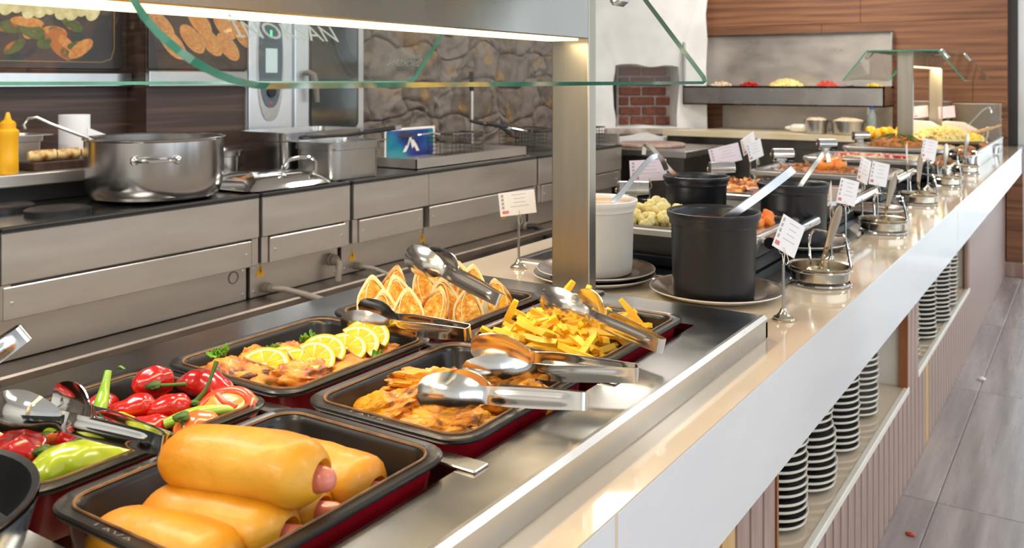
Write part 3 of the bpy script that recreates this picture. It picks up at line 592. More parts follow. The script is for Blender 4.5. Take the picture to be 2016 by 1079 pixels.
# posters
p1 = thing('food_poster', 'dark food picture with salad and onion rings, left on the plank wall', 'picture', (-3.604, 0, 0))
mb = MB(); bbox(mb, (0, 1.5, 1.41), (.012, 2.40, 2.1), .003); mb.build('panel', 'print_dark', p1)
def gl(y, z, ry, rz_, m, nm, rot=0, x=.0122, par=p1, n=20):
    mb = MB(); mb.prism([(ry*math.cos(2*math.pi*j/n), rz_*math.sin(2*math.pi*j/n)) for j in range(n)], 0, .0006, TM((x, y, z), (R(90), 0, R(90))) @ Matrix.Rotation(rot, 4, 'Z')); mb.build(nm, m, par, smooth=False)
mb = MB(); mb.tube([(.0125, 1.5, 1.44), (.0125, 2.30, 1.44), (.0125, 2.345, 1.455), (.0125, 2.36, 1.5), (.0125, 2.36, 2.05)], .002, 4); mb.build('printed_border', 'print_gold', p1)
for k in range(14): gl(1.92+rnd.uniform(0, .30), 1.48+rnd.uniform(0, .12), rnd.uniform(.04, .07), rnd.uniform(.02, .035), ('print_salad', 'print_wrap', 'print_salad')[k % 3], 'printed_food', rnd.uniform(-.8, .8), .0121+k*.00008)
for k in range(9): gl(1.9+k*.045, 1.66+.012*math.sin(k*2), .03, .045, 'print_onion', 'printed_ring', -.5, .0135+k*.0001)
p2 = thing('food_poster', 'dark food picture of halved wraps, right on the plank wall', 'picture', (-3.466, 0, 0))
mb = MB(); bbox(mb, (0, 2.435, 1.412), (.01, 3.07, 2.1), .003); mb.build('panel', 'print_dark', p2)
for k, (y, z) in enumerate(((2.50, 1.60), (2.56, 1.52), (2.70, 1.63), (2.66, 1.55), (2.76, 1.54), (2.84, 1.62), (2.86, 1.52), (2.95, 1.58))):
    gl(y, z, .085, .042, 'print_wrap', 'printed_wrap', -.75, .0101+k*.0003, p2)
    for q in range(3):
        mb = MB(); s = .9-.25*q; mb.tube([tuple((Matrix.Translation((.0108+k*.0003, y, z)) @ TM((0, 0, 0), (R(90), 0, R(90))) @ Matrix.Rotation(-.75, 4, 'Z')) @ Vector((.085*s*math.cos(a), .042*s*math.sin(a), 0))) for a in [2*math.pi*j/20 for j in range(20)]], .0012, 3, closed=True); mb.build('printed_line', 'print_line', p2)
# combi oven
ov = thing('combi_oven', 'tall white-steel combi oven with dark window and oval control panel', 'oven', (-3.45, 2.97, .95))
mb = MB(); bbox(mb, (-.16, .0, .0), (-.004, .812, .95), .006); mb.build('body', 'oven_white', ov)
mb = MB(); bbox(mb, (-.006, .002, .03), (.012, .282, .94), .004); mb.build('control_column', 'oven_white', ov)
mb = MB(); bbox(mb, (-.006, .292, .03), (.02, .81, .94), .006); dr = mb.build('door', 'oven_white', ov)
mb = MB(); mb.loft([rr(.37, .68, .04, 5), rr(.37, .68, .04, 5, z=.003)], T=TM((.02, .575, .49), (R(90), 0, R(90)))); mb.build('window_seal', 'black_rubber', dr); mb = MB(); mb.loft([rr(.345, .655, .035, 5), rr(.345, .655, .035, 5, z=.003)], T=TM((.0225, .575, .49), (R(90), 0, R(90)))); mb.build('window_pane', 'oven_glass', dr)
mb = MB(); mb.tube([(.02, .36, .45), (.055, .36, .45), (.065, .375, .44), (.068, .39, .40), (.07, .4, .30)], [.014, .016, .018, .016, .012], 8); mb.build('door_handle', 'handle_grey', dr)
def oval(nm, y, z, ry, rz_, x, m, par, th=.003): mb = MB(); mb.prism([(ry*math.copysign(abs(math.cos(a))**.8, math.cos(a)), rz_*math.copysign(abs(math.sin(a))**.9, math.sin(a))) for a in [2*math.pi*j/32 for j in range(32)]], 0, th, TM((x, y, z), (R(90), 0, R(90)))); return mb.build(nm, m, par, smooth=False)
pn = oval('control_panel', .135, .50, .085, .29, .012, 'steel', ov, .004); oval('panel_face', .135, .53, .075, .255, .016, 'panel_grey', pn, .003); mb = MB(); mb.box((.019, .1, .45), (.0205, .175, .57)); mb.build('display', 'lcd', pn)
mb = MB(); mb.lathe([(.028, 0), (.026, .01), (.001, .01)], 20, TM((.019, .135, .355), (0, R(90), 0))); mb.build('dial', 'black_rubber', pn); mb = MB(); mb.box((.019, .13, .63), (.0205, .14, .66)); mb.build('status_light', 'led_green', pn); mb = MB(); mb.lathe([(.007, 0), (.001, .0005)], 8, TM((.0192, .135, .30), (0, R(90), 0))); mb.build('red_mark', 'red_mark', pn)

# ================================================================ PIZZA STATION AT THE BACK WALL
pz = thing('pizza_counter', 'stainless pizza preparation counter with pale worktop at the back wall', 'counter', (-2.0, 6.9, 0))
mb = MB(); mb.prism([(-.84, -.27), (.62, -.27), (.62, .3), (-.62, .3), (-.62, .06)], 0, .925); mb.build('body', 'steel_dark', pz, smooth=False); mb = MB(); mb.prism([(-.86, -.31), (.64, -.31), (.64, .3), (-.6, .3), (-.6, .08)], .93, .972); mb.build('worktop', 'marble', pz, smooth=False)
for a, b in ((-.82, -.42), (-.40, .04), (.07, .33), (.35, .6)):
    mb = MB(); bbox(mb, (a, -.285, .12), (b, -.268, .86), .004); d = mb.build('fridge_door', 'steel_dark', pz); mb = MB(); bbox(mb, (b-.035, -.30, .55), (b-.022, -.284, .84), .003); mb.build('handle', 'bronze_base', d)
mb = MB(); mb.box((-.6, .318, .972), (.715, .33, 1.165)); mb.build('splash_back', 'steel_panel', pz)
tr = thing('topping_rail', 'raised steel topping rail with inset tubs above the pizza worktop', 'topping rail', (-2.04, 6.85, 1.168))
mb = MB(); mb.box((-.76, 0, 0), (.765, .012, .149)); mb.box((-.76, 0, 0), (.765, .36, .01)); mb.box((-.76, 0, .135), (.765, .04, .149)); mb.box((-.76, .26, .135), (.765, .37, .149)); mb.box((-.76, 0, 0), (-.75, .37, .149)); mb.box((.755, 0, 0), (.765, .37, .149))
for x in (-.62, -.40, -.04, .2, .45): mb.box((x-.01, .04, .09), (x+.01, .26, .149))
mb.box((.69, .04, .09), (.755, .26, .149)); mb.build('rail_body', 'steel', tr)
for x in (-.755, .76): MB().box((x-.004, .0, .149), (x+.004, .36, .5)).build('side_screen', 'steel', tr) if x < 0 else MB().box((x-.004, .3, .149), (x+.004, .36, .55)).build('side_screen', 'steel', tr)
mb = MB(); bbox(mb, (-.76, .352, .149), (.765, .366, .555), .003); mb.build('upper_splash', 'steel_panel', tr)
mb = MB(); mb.box((-.76, .30, .55), (.765, .366, .562)); mb.build('top_edge', 'steel_dark', tr)
for x in (-.8, .64): MB().box((x, .05, -.195), (x+.04, .1, 0)).build('leg', 'white_plastic', tr)
def heap(name, label, m, x, y, z, rx, ry, h, cat, seed, n=60, size=.012, kind=True):
    mb = MB(); rs = random.Random(seed)
    mb.lump((rx, ry, h), seed, .2, flat=.05, T=TM((0, 0, 0)))
    for k in range(n):
        a = rs.uniform(0, 2*math.pi); q = rs.uniform(0, .95)**.5; px, py = rx*q*math.cos(a), ry*q*math.sin(a); pz_ = h*(1-q*q)**.5
        mb.lump((size*rs.uniform(.7, 1.3), size*.6, size*.5), seed+k, .3, nu=6, nv=4, T=TM((px, py, pz_), (rs.uniform(0, 3), rs.uniform(0, 3), rs.uniform(0, 3))))
    o = mb.build(name, m, loc=(x, y, z)); return tag(o, label, cat, kind='stuff' if kind else None)
ZT = 1.168+.11
heap('chopped_mushrooms', 'heap of chopped mushrooms at the left of the topping rail', 'rice', -2.53, 6.99, ZT, .09, .09, .06, 'topping', 1, size=.02)
heap('chopped_red_pepper', 'bright red diced pepper in the topping rail', 'red_pepper', -2.30, 6.99, ZT, .09, .09, .06, 'topping', 2, size=.018)
heap('grated_cheese', 'big pale heap of grated cheese in the topping rail', 'cheese', -2.01, 6.99, ZT, .14, .1, .09, 'topping', 3, 90, .012)
heap('diced_salami', 'dull red diced sausage in the topping rail', 'beet', -1.71, 6.99, ZT, .09, .09, .065, 'topping', 4, size=.02)
heap('black_olives', 'black olives in the topping rail', 'black_rubber', -1.53, 6.99, ZT, .07, .09, .035, 'topping', 5, size=.014)
heap('diced_yellow_pepper', 'yellow and orange diced peppers at the right of the topping rail', 'yellow_pepper', -1.37, 6.99, ZT, .07, .08, .05, 'topping', 6, size=.016)
for i, (x, r, h) in enumerate(((-1.72, .085, .1), (-1.50, .12, .1))):
    t = thing('mixing_bowl', ('smaller', 'larger')[i]+' round steel tub on the pizza worktop', 'tub', (x, 6.74, .973)); mb = MB(); mb.lathe([(r*.8, 0), (r*.86, .004), (r*.95, h*.8), (r, h*.82), (r*1.02, h), (r*1.1, h), (r*1.1, h*.98), (r*.94, h*.97), (r*.8, .01), (.001, .008)], 30); mb.build('tub', 'steel', t)
    mb = MB(); mb.lump((r*.92, r*.92, .03), 9+i, .2, T=TM((0, 0, h*.9))); mb.build('contents', 'rice', t)
db = thing('squeeze_bottle', 'pale squeeze bottle lying on the pizza worktop', 'bottle', (-1.86, 6.78, 1.006), 0, rot=(0, R(-90), 0)); mb = MB(); mb.lathe([(.028, -.08), (.032, -.074), (.032, .03), (.026, .05), (.016, .06)], 20); mb.build('body', 'plate_cream', db); mb = MB(); mb.lathe([(.016, .06), (.014, .08), (.006, .1)], 16); mb.build('cap', 'white_plastic', db)
wbt = thing('water_bottle', 'small clear bottle with blue cap behind the steel tubs', 'bottle', (-1.36, 6.86, .973)); mb = MB(); mb.lathe([(.03, 0), (.032, .01), (.032, .13), (.014, .165), (.013, .18)], 20); mb.build('body', 'water_bottle', wbt); mb = MB(); mb.lathe([(.016, .18), (.016, .2), (.001, .201)], 16); mb.build('cap', 'cap_blue', wbt)
# low steel cabinet with a round board, in front of the oven
cb = thing('steel_cabinet', 'low steel cabinet with a brown front beside the plaster oven', 'cabinet', (-2.62, 5.98, 0)); mb = MB(); mb.box((-.3, -.28, 0), (.3, .42, .84)); mb.build('body', 'steel_dark', cb); mb = MB(); bbox(mb, (-.32, -.3, .84), (.32, .44, .885), .004); mb.build('top', 'steel', cb)
mb = MB(); mb.lathe([(.24, 0), (.25, .006), (.25, .018), (.24, .022), (.001, .022)], 36, TM((-2.72, 6.05, .886))); tag(mb.build('pizza_board', 'wood_slat'), 'round wooden pizza board lying on the low steel cabinet', 'board')

# ================================================================ FOOD IN THE NEAR PANS
def tongs(label, h, tip, roll=0, opening=.03, L=None, m_='tong_steel'):
    h = Vector(h); tip = Vector(tip); d = tip-h; L = d.length; X = d.normalized(); Z = Vector((0, 0, 1)); Z = (Z-X*Z.dot(X)).normalized(); Y = Z.cross(X)
    m = Matrix((X, Y, Z)).transposed().to_4x4() @ Matrix.Rotation(R(roll), 4, 'X'); m.translation = h
    t = thing('serving_tongs', label, 'tongs'); t.matrix_world = m
    def wid(s):
        if s < .62: return .0105+.0015*math.sin(s*5)
        q = (s-.62)/.38; return .0100+.0155*math.sin(min(1, q*1.02)*math.pi*.93)**.75 if q < .97 else .009
    for sg in (1, -1):
        def fn(a, b, sg=sg):
            s = a; w = wid(s); tt = b*2-1; y = .0075+(opening/2-.0075)*s**1.3
            dish = 0
            if s > .6: q = (s-.6)/.4; dish = .011*math.sin(math.pi*min(1, q))**.8*(1-tt*tt)
            bend = -.010*math.exp(-((s-.6)/.09)**2); ridge = .0022*(1-min(1, abs(tt)*1.6)**2) if .06 < s < .55 else 0
            return (s*L, sg*(y+dish+bend*.6+ridge), tt*w)
        mb = MB(); mb.sheet(fn, 34, 8, .0014); mb.build('arm', m_, t, angle=60)
    mb = MB(); mb.sheet(lambda a, b: (-.006*math.sin(a*math.pi)**.7, .0078*math.cos(a*math.pi), (b*2-1)*.0105), 12, 3, .0016); mb.build('spring_bend', m_, t, angle=60)
    return t
tongs('steel tongs in the chicken pan, the one nearer the viewer', (-.530, .975, .972), (-.722, .918, .966), 14, .075)
tongs('steel tongs in the chicken pan, the one farther from the viewer', (-.519, 1.099, .974), (-.722, 1.0, .984), -10, .075)
tongs('steel tongs lying on the french fries', (-.542, 1.237, .974), (-.757, 1.315, 1.0), 10, .08)
tongs('steel tongs lying on the cut wraps', (-.835, 1.253, .998), (-1.05, 1.312, 1.038), 18, .075)
tongs('steel tongs resting on the lemon fish pan', (-.805, 1.115, .981), (-1.015, 1.085, .982), -12, .05)
tongs('polished steel tongs lying across the roasted peppers', (-.842, .612, .974), (-1.05, .573, .99), 10, .085, m_='chrome')
tongs('upright steel tongs cut off by the left edge of the photo', (-1.062, .578, 1.066), (-1.13, .445, .965), 0, .03)

def loftpath(mb, P, rad, n=12, sq=1, bumps=0, sd=0):
    P = [Vector(p) for p in P]; k = len(P); rings = []
    for i in range(k):
        t = (P[min(i+1, k-1)]-P[max(i-1, 0)]).normalized(); a = Vector((0, 0, 1)); a = (a-t*a.dot(t)); a = a.normalized() if a.length > .1 else t.orthogonal().normalized(); b = t.cross(a); ring = []
        for j in range(n):
            q = 2*math.pi*j/n; d = a*math.sin(q)*sq+b*math.cos(q); w = rad[i]*(1+bumps*noise.noise((P[i]+d*.02)*60+Vector((sd, 0, 0)))); ring.append(tuple(P[i]+d*w))
        rings.append(ring)
    return mb.loft(rings)
def spline(P, n):
    P = [Vector(p) for p in P]; Q = [P[0]*2-P[1]]+P+[P[-1]*2-P[-2]]; o = []
    for s in range(n+1):
        u = s/n*(len(P)-1); i = min(int(u), len(P)-2); t = u-i; a, b, c, d = Q[i:i+4]
        o.append(.5*((2*b)+(c-a)*t+(2*a-5*b+4*c-d)*t*t+(3*b-a-3*c+d)*t**3))
    return o
# hot dog buns
def bun(label, a, b, r, rz=.9, ex=0, sd=0, sausage=True):
    a = Vector(a); b = Vector(b); c = (a+b)/2; d = (b-a); L = d.length; ang = math.atan2(d.y, d.x)
    t = thing('hot_dog_bun', label, 'bun', c, 0, 'hot dog buns in the nearest pan', rot=(0, -math.asin(d.z/L), ang)); rings = []; N = 22
    for i in range(N+1):
        s = i/N; x = (s-.5)*(L+.01)
        prof = (1-(1-min(1, s/.26))**2.2)**.5 if s < .26 else 1; prof2 = (1-max(0, (s-.86)/.14)**2*.38)
        rr_ = max(.12, prof)*prof2*(1+.02*math.sin(s*9+sd)); ring = []
        for j in range(24):
            q = 2*math.pi*j/24; k = 1+.05*noise.noise(Vector((s*5+sd, math.cos(q)*1.6, math.sin(q)*1.6)))+.03*abs(noise.noise(Vector((s*9+sd, math.cos(q)*3, math.sin(q)*3))))
            ring.append((x, r*rr_*k*math.cos(q), r*rz*rr_*k*math.sin(q)+.004*math.sin(math.pi*s)))
        rings.append(ring)
    x = (L+.01)/2
    rings.append([(x+.0015, p[1]*.82, p[2]*.82) for p in rings[-1]]); rings.append([(x-.004, p[1]*.62, p[2]*.62) for p in rings[-2]]); rings.append([(x-.02, p[1]*.5, p[2]*.5) for p in rings[-3]])
    MB().loft(rings).build('bread', 'bun', t, angle=70)
    if sausage:
        mb = MB(); loftpath(mb, [(x-.05, 0, -.004), (x-.02, 0, -.004), (x+.003+ex, 0, -.002), (x+.01+ex, 0, -.003), (x+.014+ex, 0, -.003), (x+.0155+ex, 0, -.003)], [.012, .0125, .0122, .0105, .0065, .002], 16); mb.build('sausage', 'sausage', t, angle=70)
    return t
bun('hot dog bun on top of the pile, pink sausage end showing', (-.785, .577, .986), (-.626, .622, .987), .0365, .86, 0, 1)
bun('middle hot dog bun under the top one', (-.785, .553, .936), (-.64, .594, .939), .036, .86, .014, 5)
bun('hot dog bun lying lowest, at the near end of the pan', (-.795, .508, .932), (-.648, .538, .932), .035, .84, 0, 9)
bun('hot dog bun behind the pile, towards the chicken pan', (-.752, .700, .940), (-.64, .716, .934), .037, .8, 0, 13)
bun('hot dog bun lying under the top bun at the right', (-.745, .634, .930), (-.655, .653, .934), .033, .8, .012, 17)
# chicken pieces
CH = [(-.775, .915, .935, .05, .032, .02, 20, -20, 'flat browned chicken piece at the left end of the pan'), (-.748, .985, .948, .062, .022, .018, 62, 12, 'long twisted chicken strip leaning across the others'), (-.70, .935, .932, .045, .03, .02, -25, 5, 'plump chicken piece under the near tongs'),
      (-.672, .912, .928, .05, .03, .02, 15, 0, 'dark-charred chicken piece at the near right corner'), (-.69, .885, .926, .045, .026, .018, 25, 0, 'smooth chicken fillet along the near rim'), (-.675, .985, .93, .045, .032, .022, 40, 0, 'chicken piece between the two tongs'), (-.70, 1.04, .932, .05, .035, .022, -10, 0, 'chicken piece at the far side of the pan'), (-.638, 1.03, .934, .03, .026, .022, 0, 0, 'small orange chicken piece beside the far tongs'), (-.77, 1.02, .93, .04, .03, .02, 30, 0, 'browned chicken tip at the far left of the pan')]
for i, (x, y, z_, a, b, c, rz, ry, lab) in enumerate(CH):
    o = MB().lump((a*1.2, b*1.22, c*1.15), i+3, .4, 2.1, 44, 32, ridged=.12, rough=.06).build('chicken_piece', 'chicken', loc=(x, y, z_), rot=(R(rnd.uniform(-12, 12)), R(ry), R(rz)), angle=80); tag(o, lab, 'chicken', 'grilled chicken pieces')
# fish fillets
FI = [(-1.045, .872, .932, .05, .042, .026, 10, 'fish', 'browned fish fillet at the left end'), (-1.0, .885, .93, .045, .03, .022, 50, 'fish_flesh', 'pale flaky fish fillet below the first lemon slice'), (-.965, .93, .932, .05, .034, .024, 40, 'fish', 'fish fillet in the middle under the lemons'),
      (-.935, .985, .928, .05, .032, .02, 60, 'fish_flesh', 'pale fish fillet along the near rim'), (-1.02, .97, .932, .055, .036, .025, 70, 'fish', 'fish fillet behind the lemon row'), (-.955, 1.045, .934, .055, .026, .02, 30, 'fish_flesh', 'fish fillet under the spoon of the tongs'), (-.915, .905, .922, .03, .028, .016, 20, 'fish', 'small fish piece at the near corner'), (-1.06, .93, .935, .03, .03, .022, 0, 'fish', 'browned fish tip by the far rim')]
for i, (x, y, z_, a, b, c, rz, m, lab) in enumerate(FI):
    o = MB().lump((a*1.15, b*1.2, c*1.1), i+31, .34, 2.4, 44, 32, ridged=.14, rough=.06).build('fish_fillet', m, loc=(x, y, z_), rot=(R(rnd.uniform(-10, 10)), R(rnd.uniform(-10, 10)), R(rz)), angle=80); tag(o, lab, 'fish', 'fish fillets')
# lemon slices
def lemon(label, x, y, z_, rz, tilt, r=.033, half=True):
    t = thing('lemon_slice', label, 'lemon slice', (x, y, z_), group='lemon slices on the fish'); t.matrix_world = Matrix.Translation((x, y, z_)) @ Matrix.Rotation(R(42), 4, 'Z') @ Matrix.Rotation(R(tilt), 4, 'X') @ Matrix.Rotation(R(rz), 4, 'Z'); A = 180; n = 24; th = .004
    def fan(r0, r1, a0, a1, z0, z1, nm, m, k=n):
        mb = MB(); P = [(r1*math.cos(R(a0+(a1-a0)*j/k)), r1*math.sin(R(a0+(a1-a0)*j/k))) for j in range(k+1)]+[(r0*math.cos(R(a1+(a0-a1)*j/k)), r0*math.sin(R(a1+(a0-a1)*j/k))) for j in range(k+1 if r0 > 1e-4 else 1)]
        mb.prism(P, z0, z1); return mb.build(nm, m, t, angle=30)
    fan(r*.93, r, 0, A, -th/2, th/2, 'peel', 'peel'); fan(0, r*.935, 0, A, -th/2+.0003, th/2-.0003, 'pith', 'pith')
    for k in range(4): fan(r*.12, r*.78, k*45+3.5, k*45+41.5, -th/2-.0002, th/2+.0004, 'segment', 'lemon', 7)
    return t
LM = [(-.998, .890, .966, -52, 38, .037, 'first lemon slice at the left end of the row'), (-.995, .925, .962, -40, 45, .03, 'second lemon slice, mostly hidden'), (-.968, .925, .962, -75, 42, .034, 'third lemon slice of the row, low in front'), (-.957, .945, .966, -70, 50, .034, 'fourth lemon slice of the row'), (-.963, .972, .97, -62, 45, .035, 'fifth lemon slice of the row'), (-.95, 1.005, .968, -60, 42, .034, 'sixth lemon slice of the row'), (-.945, 1.025, .972, -68, 48, .036, 'seventh lemon slice of the row'), (-.946, 1.048, .976, -66, 46, .037, 'last lemon slice at the spoon of the tongs')]
for i, (x, y, z_, rz, ti, r, lab) in enumerate(LM): lemon(lab, x, y, z_-.008, rz+55*.4+8*math.sin(i*2), ti-14, r*.95)
# parsley
def parsley(label, x, y, z_, s, sd):
    mb = MB(); rs = random.Random(sd)
    for k in range(9):
        a = rs.uniform(0, 360); e = rs.uniform(10, 70); l = s*rs.uniform(.6, 1)
        mb.sheet(lambda u, v: (l*u, l*.9*(v-.5)*math.sin(math.pi*min(1, u*.9+.12))*(1+.35*math.sin(u*17+sd)), .3*l*math.sin(u*6)*(v-.5)+.25*l*u*u+.1*l*math.sin(v*9+u*7)), 8, 5, .0005, TM((rs.uniform(-s, s)*.4, rs.uniform(-s, s)*.4, 0), (0, R(-e), R(a))))
    tag(mb.build('parsley_sprig', 'leaf', loc=(x, y, z_), angle=80), label, 'parsley', 'parsley on the fish')
for i, (x, y, z_, s, lab) in enumerate(((-1.068, .868, .964, .02, 'parsley sprig sticking up at the left end of the fish'), (-1.03, .935, .96, .014, 'parsley bit behind the second lemon slice'), (-1.02, 1.0, .962, .02, 'parsley tuft behind the middle lemon slices'), (-.895, .95, .94, .018, 'parsley tuft at the near rim'), (-.905, .925, .938, .016, 'parsley tuft at the near corner of the fish pan'), (-.905, 1.03, .945, .016, 'parsley bits below the tongs spoon'), (-.975, .875, .94, .010, 'tiny parsley bit under the first lemon slice'))): parsley(lab, x, y, z_, s, i+3)
tag(MB().sheet(lambda u, v: (.012*u, .006*(v-.5)*math.sin(math.pi*(u*.8+.1)), .001+.002*math.sin(u*5)), 6, 3, .0004).build('parsley_crumb', 'leaf', loc=(-1.21, .8, .941), rot=(0, 0, .6)), 'parsley crumb lying on the steel edge behind the fish', 'parsley')
# roasted peppers and tomatoes
def pepper(label, P, rmax, m, stem=None, prof=None, cat='pepper', bumps=.12, nm='roasted_pepper'):
    Q = spline(P, 28); prof = prof or (.25, .7, .95, 1, 1, .95, .88, .8, .7, .55, .3); rad = []
    for i in range(29): u = i/28*(len(prof)-1); k = min(int(u), len(prof)-2); rad.append(rmax*(prof[k]+(prof[k+1]-prof[k])*(u-k)))
    t = thing(nm, label, cat, P[0]); o = Vector(P[0]); mb = MB(); loftpath(mb, [q-o for q in Q], rad, 22, .85, bumps*1.6, rmax*900); mb.build('flesh', m, t, angle=80)
    if stem:
        S_ = spline(stem, 8); mb = MB(); loftpath(mb, [q-o for q in S_], [.0042, .0034, .003, .0027, .0025, .0024, .0025, .0028, .003], 8); mb.build('stem', 'stem_green', t, angle=80)
        mb = MB(); mb.lump((rmax*.38, rmax*.38, rmax*.2), 3, .5, T=TM(Vector(stem[0])-o)); mb.build('calyx', 'stem_green', t, angle=80)
    return t
pepper('shiny red pepper standing at the far side with a green stem to the right', [(-1.035, .742, .975), (-1.05, .748, .962), (-1.06, .75, .935)], .026, 'red_pepper', [(-1.03, .734, .967), (-1.015, .742, .968), (-.995, .757, .969)], (.3, .8, 1, 1, .9, .6))
pepper('long red pepper along the far rim with an upright dry stem', [(-1.04, .775, .955), (-.995, .785, .962), (-.96, .795-.012, .958), (-.93, .782, .95)], .021, 'red_pepper', None)
pepper('red pepper in front with wrinkled skin and upright stem', [(-.965, .742, .953), (-.99, .722, .95), (-1.01, .70, .942)], .019, 'red_pepper', [(-.962, .745, .955), (-.955, .757, .972), (-.958, .775, 1.0)])
pepper('dark red pepper in the middle of the pan', [(-1.0, .715, .955), (-1.02, .695, .952), (-1.04, .672, .944)], .018, 'red_pepper')
pepper('red pepper piece behind the tongs', [(-1.075, .70, .945), (-1.06, .675, .95), (-1.045, .655, .945)], .02, 'red_pepper')
pepper('red pepper lying low in the middle', [(-.955, .712, .94), (-.985, .68, .938), (-1.005, .66, .934)], .017, 'red_pepper')
pepper('red pepper at the near end with a curved green stem', [(-.975, .548, .957), (-1.0, .545, .952), (-1.03, .535, .945), (-1.05, .52, .935)], .024, 'red_pepper', [(-.972, .552, .958), (-.955, .575, .962), (-.945, .60, .974)])
pepper('round red pepper behind the near one', [(-.985, .595, .948), (-1.0, .605, .944), (-1.015, .61, .935)], .02, 'red_pepper', [(-1.01, .595, .96), (-1.025, .585, .975), (-1.03, .578, .985)])
pepper('dark red pepper at the left edge of the pan', [(-1.06, .56, .95), (-1.085, .55, .945), (-1.1, .53, .93)], .022, 'red_pepper')
pepper('big yellow-green pepper along the near rim', [(-.955, .525, .928), (-.945, .555, .945), (-.925, .592, .945), (-.905, .635, .935)], .026, 'green_pepper', None, (.35, .75, .95, 1, 1, .98, .9, .75, .5))
pepper('yellow pepper piece behind the big yellow-green one', [(-.93, .62, .94), (-.915, .65, .938), (-.90, .67, .93)], .02, 'yellow_pepper')
pepper('small orange pepper piece under the tongs hinge', [(-.89, .665, .932), (-.885, .685, .93), (-.88, .70, .925)], .015, 'orange_pepper')
pepper('green chilli standing up behind the tongs', [(-1.03, .655, .955), (-1.045, .672, .972), (-1.055, .685, .995)], .009, 'chilli_green', None, (.9, 1, .9, .7, .55, .5), bumps=.05)
pepper('green chilli curving along the near rim', [(-.955, .695, .945), (-.935, .72, .953), (-.92, .748, .953), (-.905, .765, .95)], .009, 'chilli_green', None, (.8, 1, 1, .9, .7, .4), bumps=.05)
pepper('orange tomato half with a green stalk', [(-.93, .69, .938), (-.915, .71, .942), (-.895, .73, .936)], .026, 'orange_pepper', [(-.918, .692, .962), (-.912, .69, .95), (-.908, .688, .94)], (.4, .85, 1, .95, .6), nm='roasted_tomato', cat='tomato', bumps=.04)
pepper('yellow pepper strip under the green chilli', [(-1.02, .668, .948), (-1.005, .672, .946), (-.985, .685, .942)], .011, 'yellow_pepper')
pepper('thin dried green chilli by the right rim', [(-.905, .79, .962), (-.895, .785, .955), (-.885, .775, .945)], .005, 'stem_green', None, (.3, .8, 1, .9, .5), bumps=0)
pepper('orange pepper glimpsed behind the near red pepper', [(-1.03, .60, .945), (-1.05, .60, .942), (-1.07, .60, .935)], .018, 'orange_pepper')
tw = thing('tomato_slice', 'thick red tomato wedge with orange flesh at the right rim', 'tomato', (-.922, .757, .945), 0, rot=(R(40), R(-8), R(28)))
mb = MB(); mb.tube([(.036*math.cos(a), .030*math.sin(a), 0) for a in [math.pi*(-.12+k/16*1.2) for k in range(17)]], .008, 10); mb.build('outer_flesh', 'tomato', tw, angle=80); mb = MB(); mb.lump((.032, .026, .009), 4, .3, 2.2, T=TM((0, .008, 0))); mb.build('seed_flesh', 'tomato_flesh', tw, angle=80)
mb = MB(); mb.tube([(.018, .003, .006), (0, .012, .0085), (-.012, .024, .006)], .004, 8); mb.build('core', 'tomato', tw, angle=80)
# cut wraps
def wrap(label, x, y, rz, h, k, tilt=0, sd=0):
    t = thing('wrap_half', label, 'wrap', (x, y, .903), group='cut wraps in the pan', rot=(R(tilt), 0, R(rz))); n = 28; rx, ry = .022, .0285
    def top(px): return h+k*px
    def ring(s, f, lift=0): 
        o = []
        for j in range(n):
            a = 2*math.pi*j/n; px, py = rx*s*math.cos(a), ry*s*math.sin(a)*(1-.5*max(0, math.cos(a))**1.5); w = 1+.05*noise.noise(Vector((math.cos(a)*2+sd, math.sin(a)*2, f*2))); o.append((px*w, py*w, top(px*w)*f+lift if f < 1 else top(px*w)+lift))
        return o
    MB().loft([ring(.8, 0), ring(.95, .05), ring(1.0, .3), ring(1.03, .6), ring(1.0, .9), ring(1, 1), ring(.9, 1, .001), ring(.88, 1, -.004)], c1=False).build('tortilla', 'tortilla_toast' if sd % 3 == 0 else 'tortilla', t, angle=60)
    # folded inner layer of tortilla and the filling
    mb = MB(); vs = []; fs = []; K = 9
    for i in range(K+1):
        for j in range(n):
            a = 2*math.pi*j/n; s = .9*i/K; px, py = rx*s*math.cos(a), ry*s*math.sin(a)*(1-.5*max(0, math.cos(a))**1.5); q = .0045*noise.noise(Vector((px*160+sd, py*160, sd)))+.002*noise.noise(Vector((px*420, py*420, sd)))
            vs.append((px-.3*q, py, top(px)+q-.0015-.004*max(0, (s-.75)/.15)))
    for i in range(K):
        for j in range(n): fs.append((i*n+j, i*n+(j+1) % n, (i+1)*n+(j+1) % n, (i+1)*n+j))
    MB().add(vs, fs).build('filling', 'filling', t, angle=80)
    mb = MB(); mb.tube([(rx*.75*math.cos(a), ry*.45*math.sin(a)+.003*((sd%3)-1), top(rx*.75*math.cos(a))+.0004) for a in [math.pi*((.1 if sd%2 else -.6)+k2/12*.7) for k2 in range(13)]], .0011, 6); mb.build('inner_fold', 'tortilla', t, angle=80)
    return t
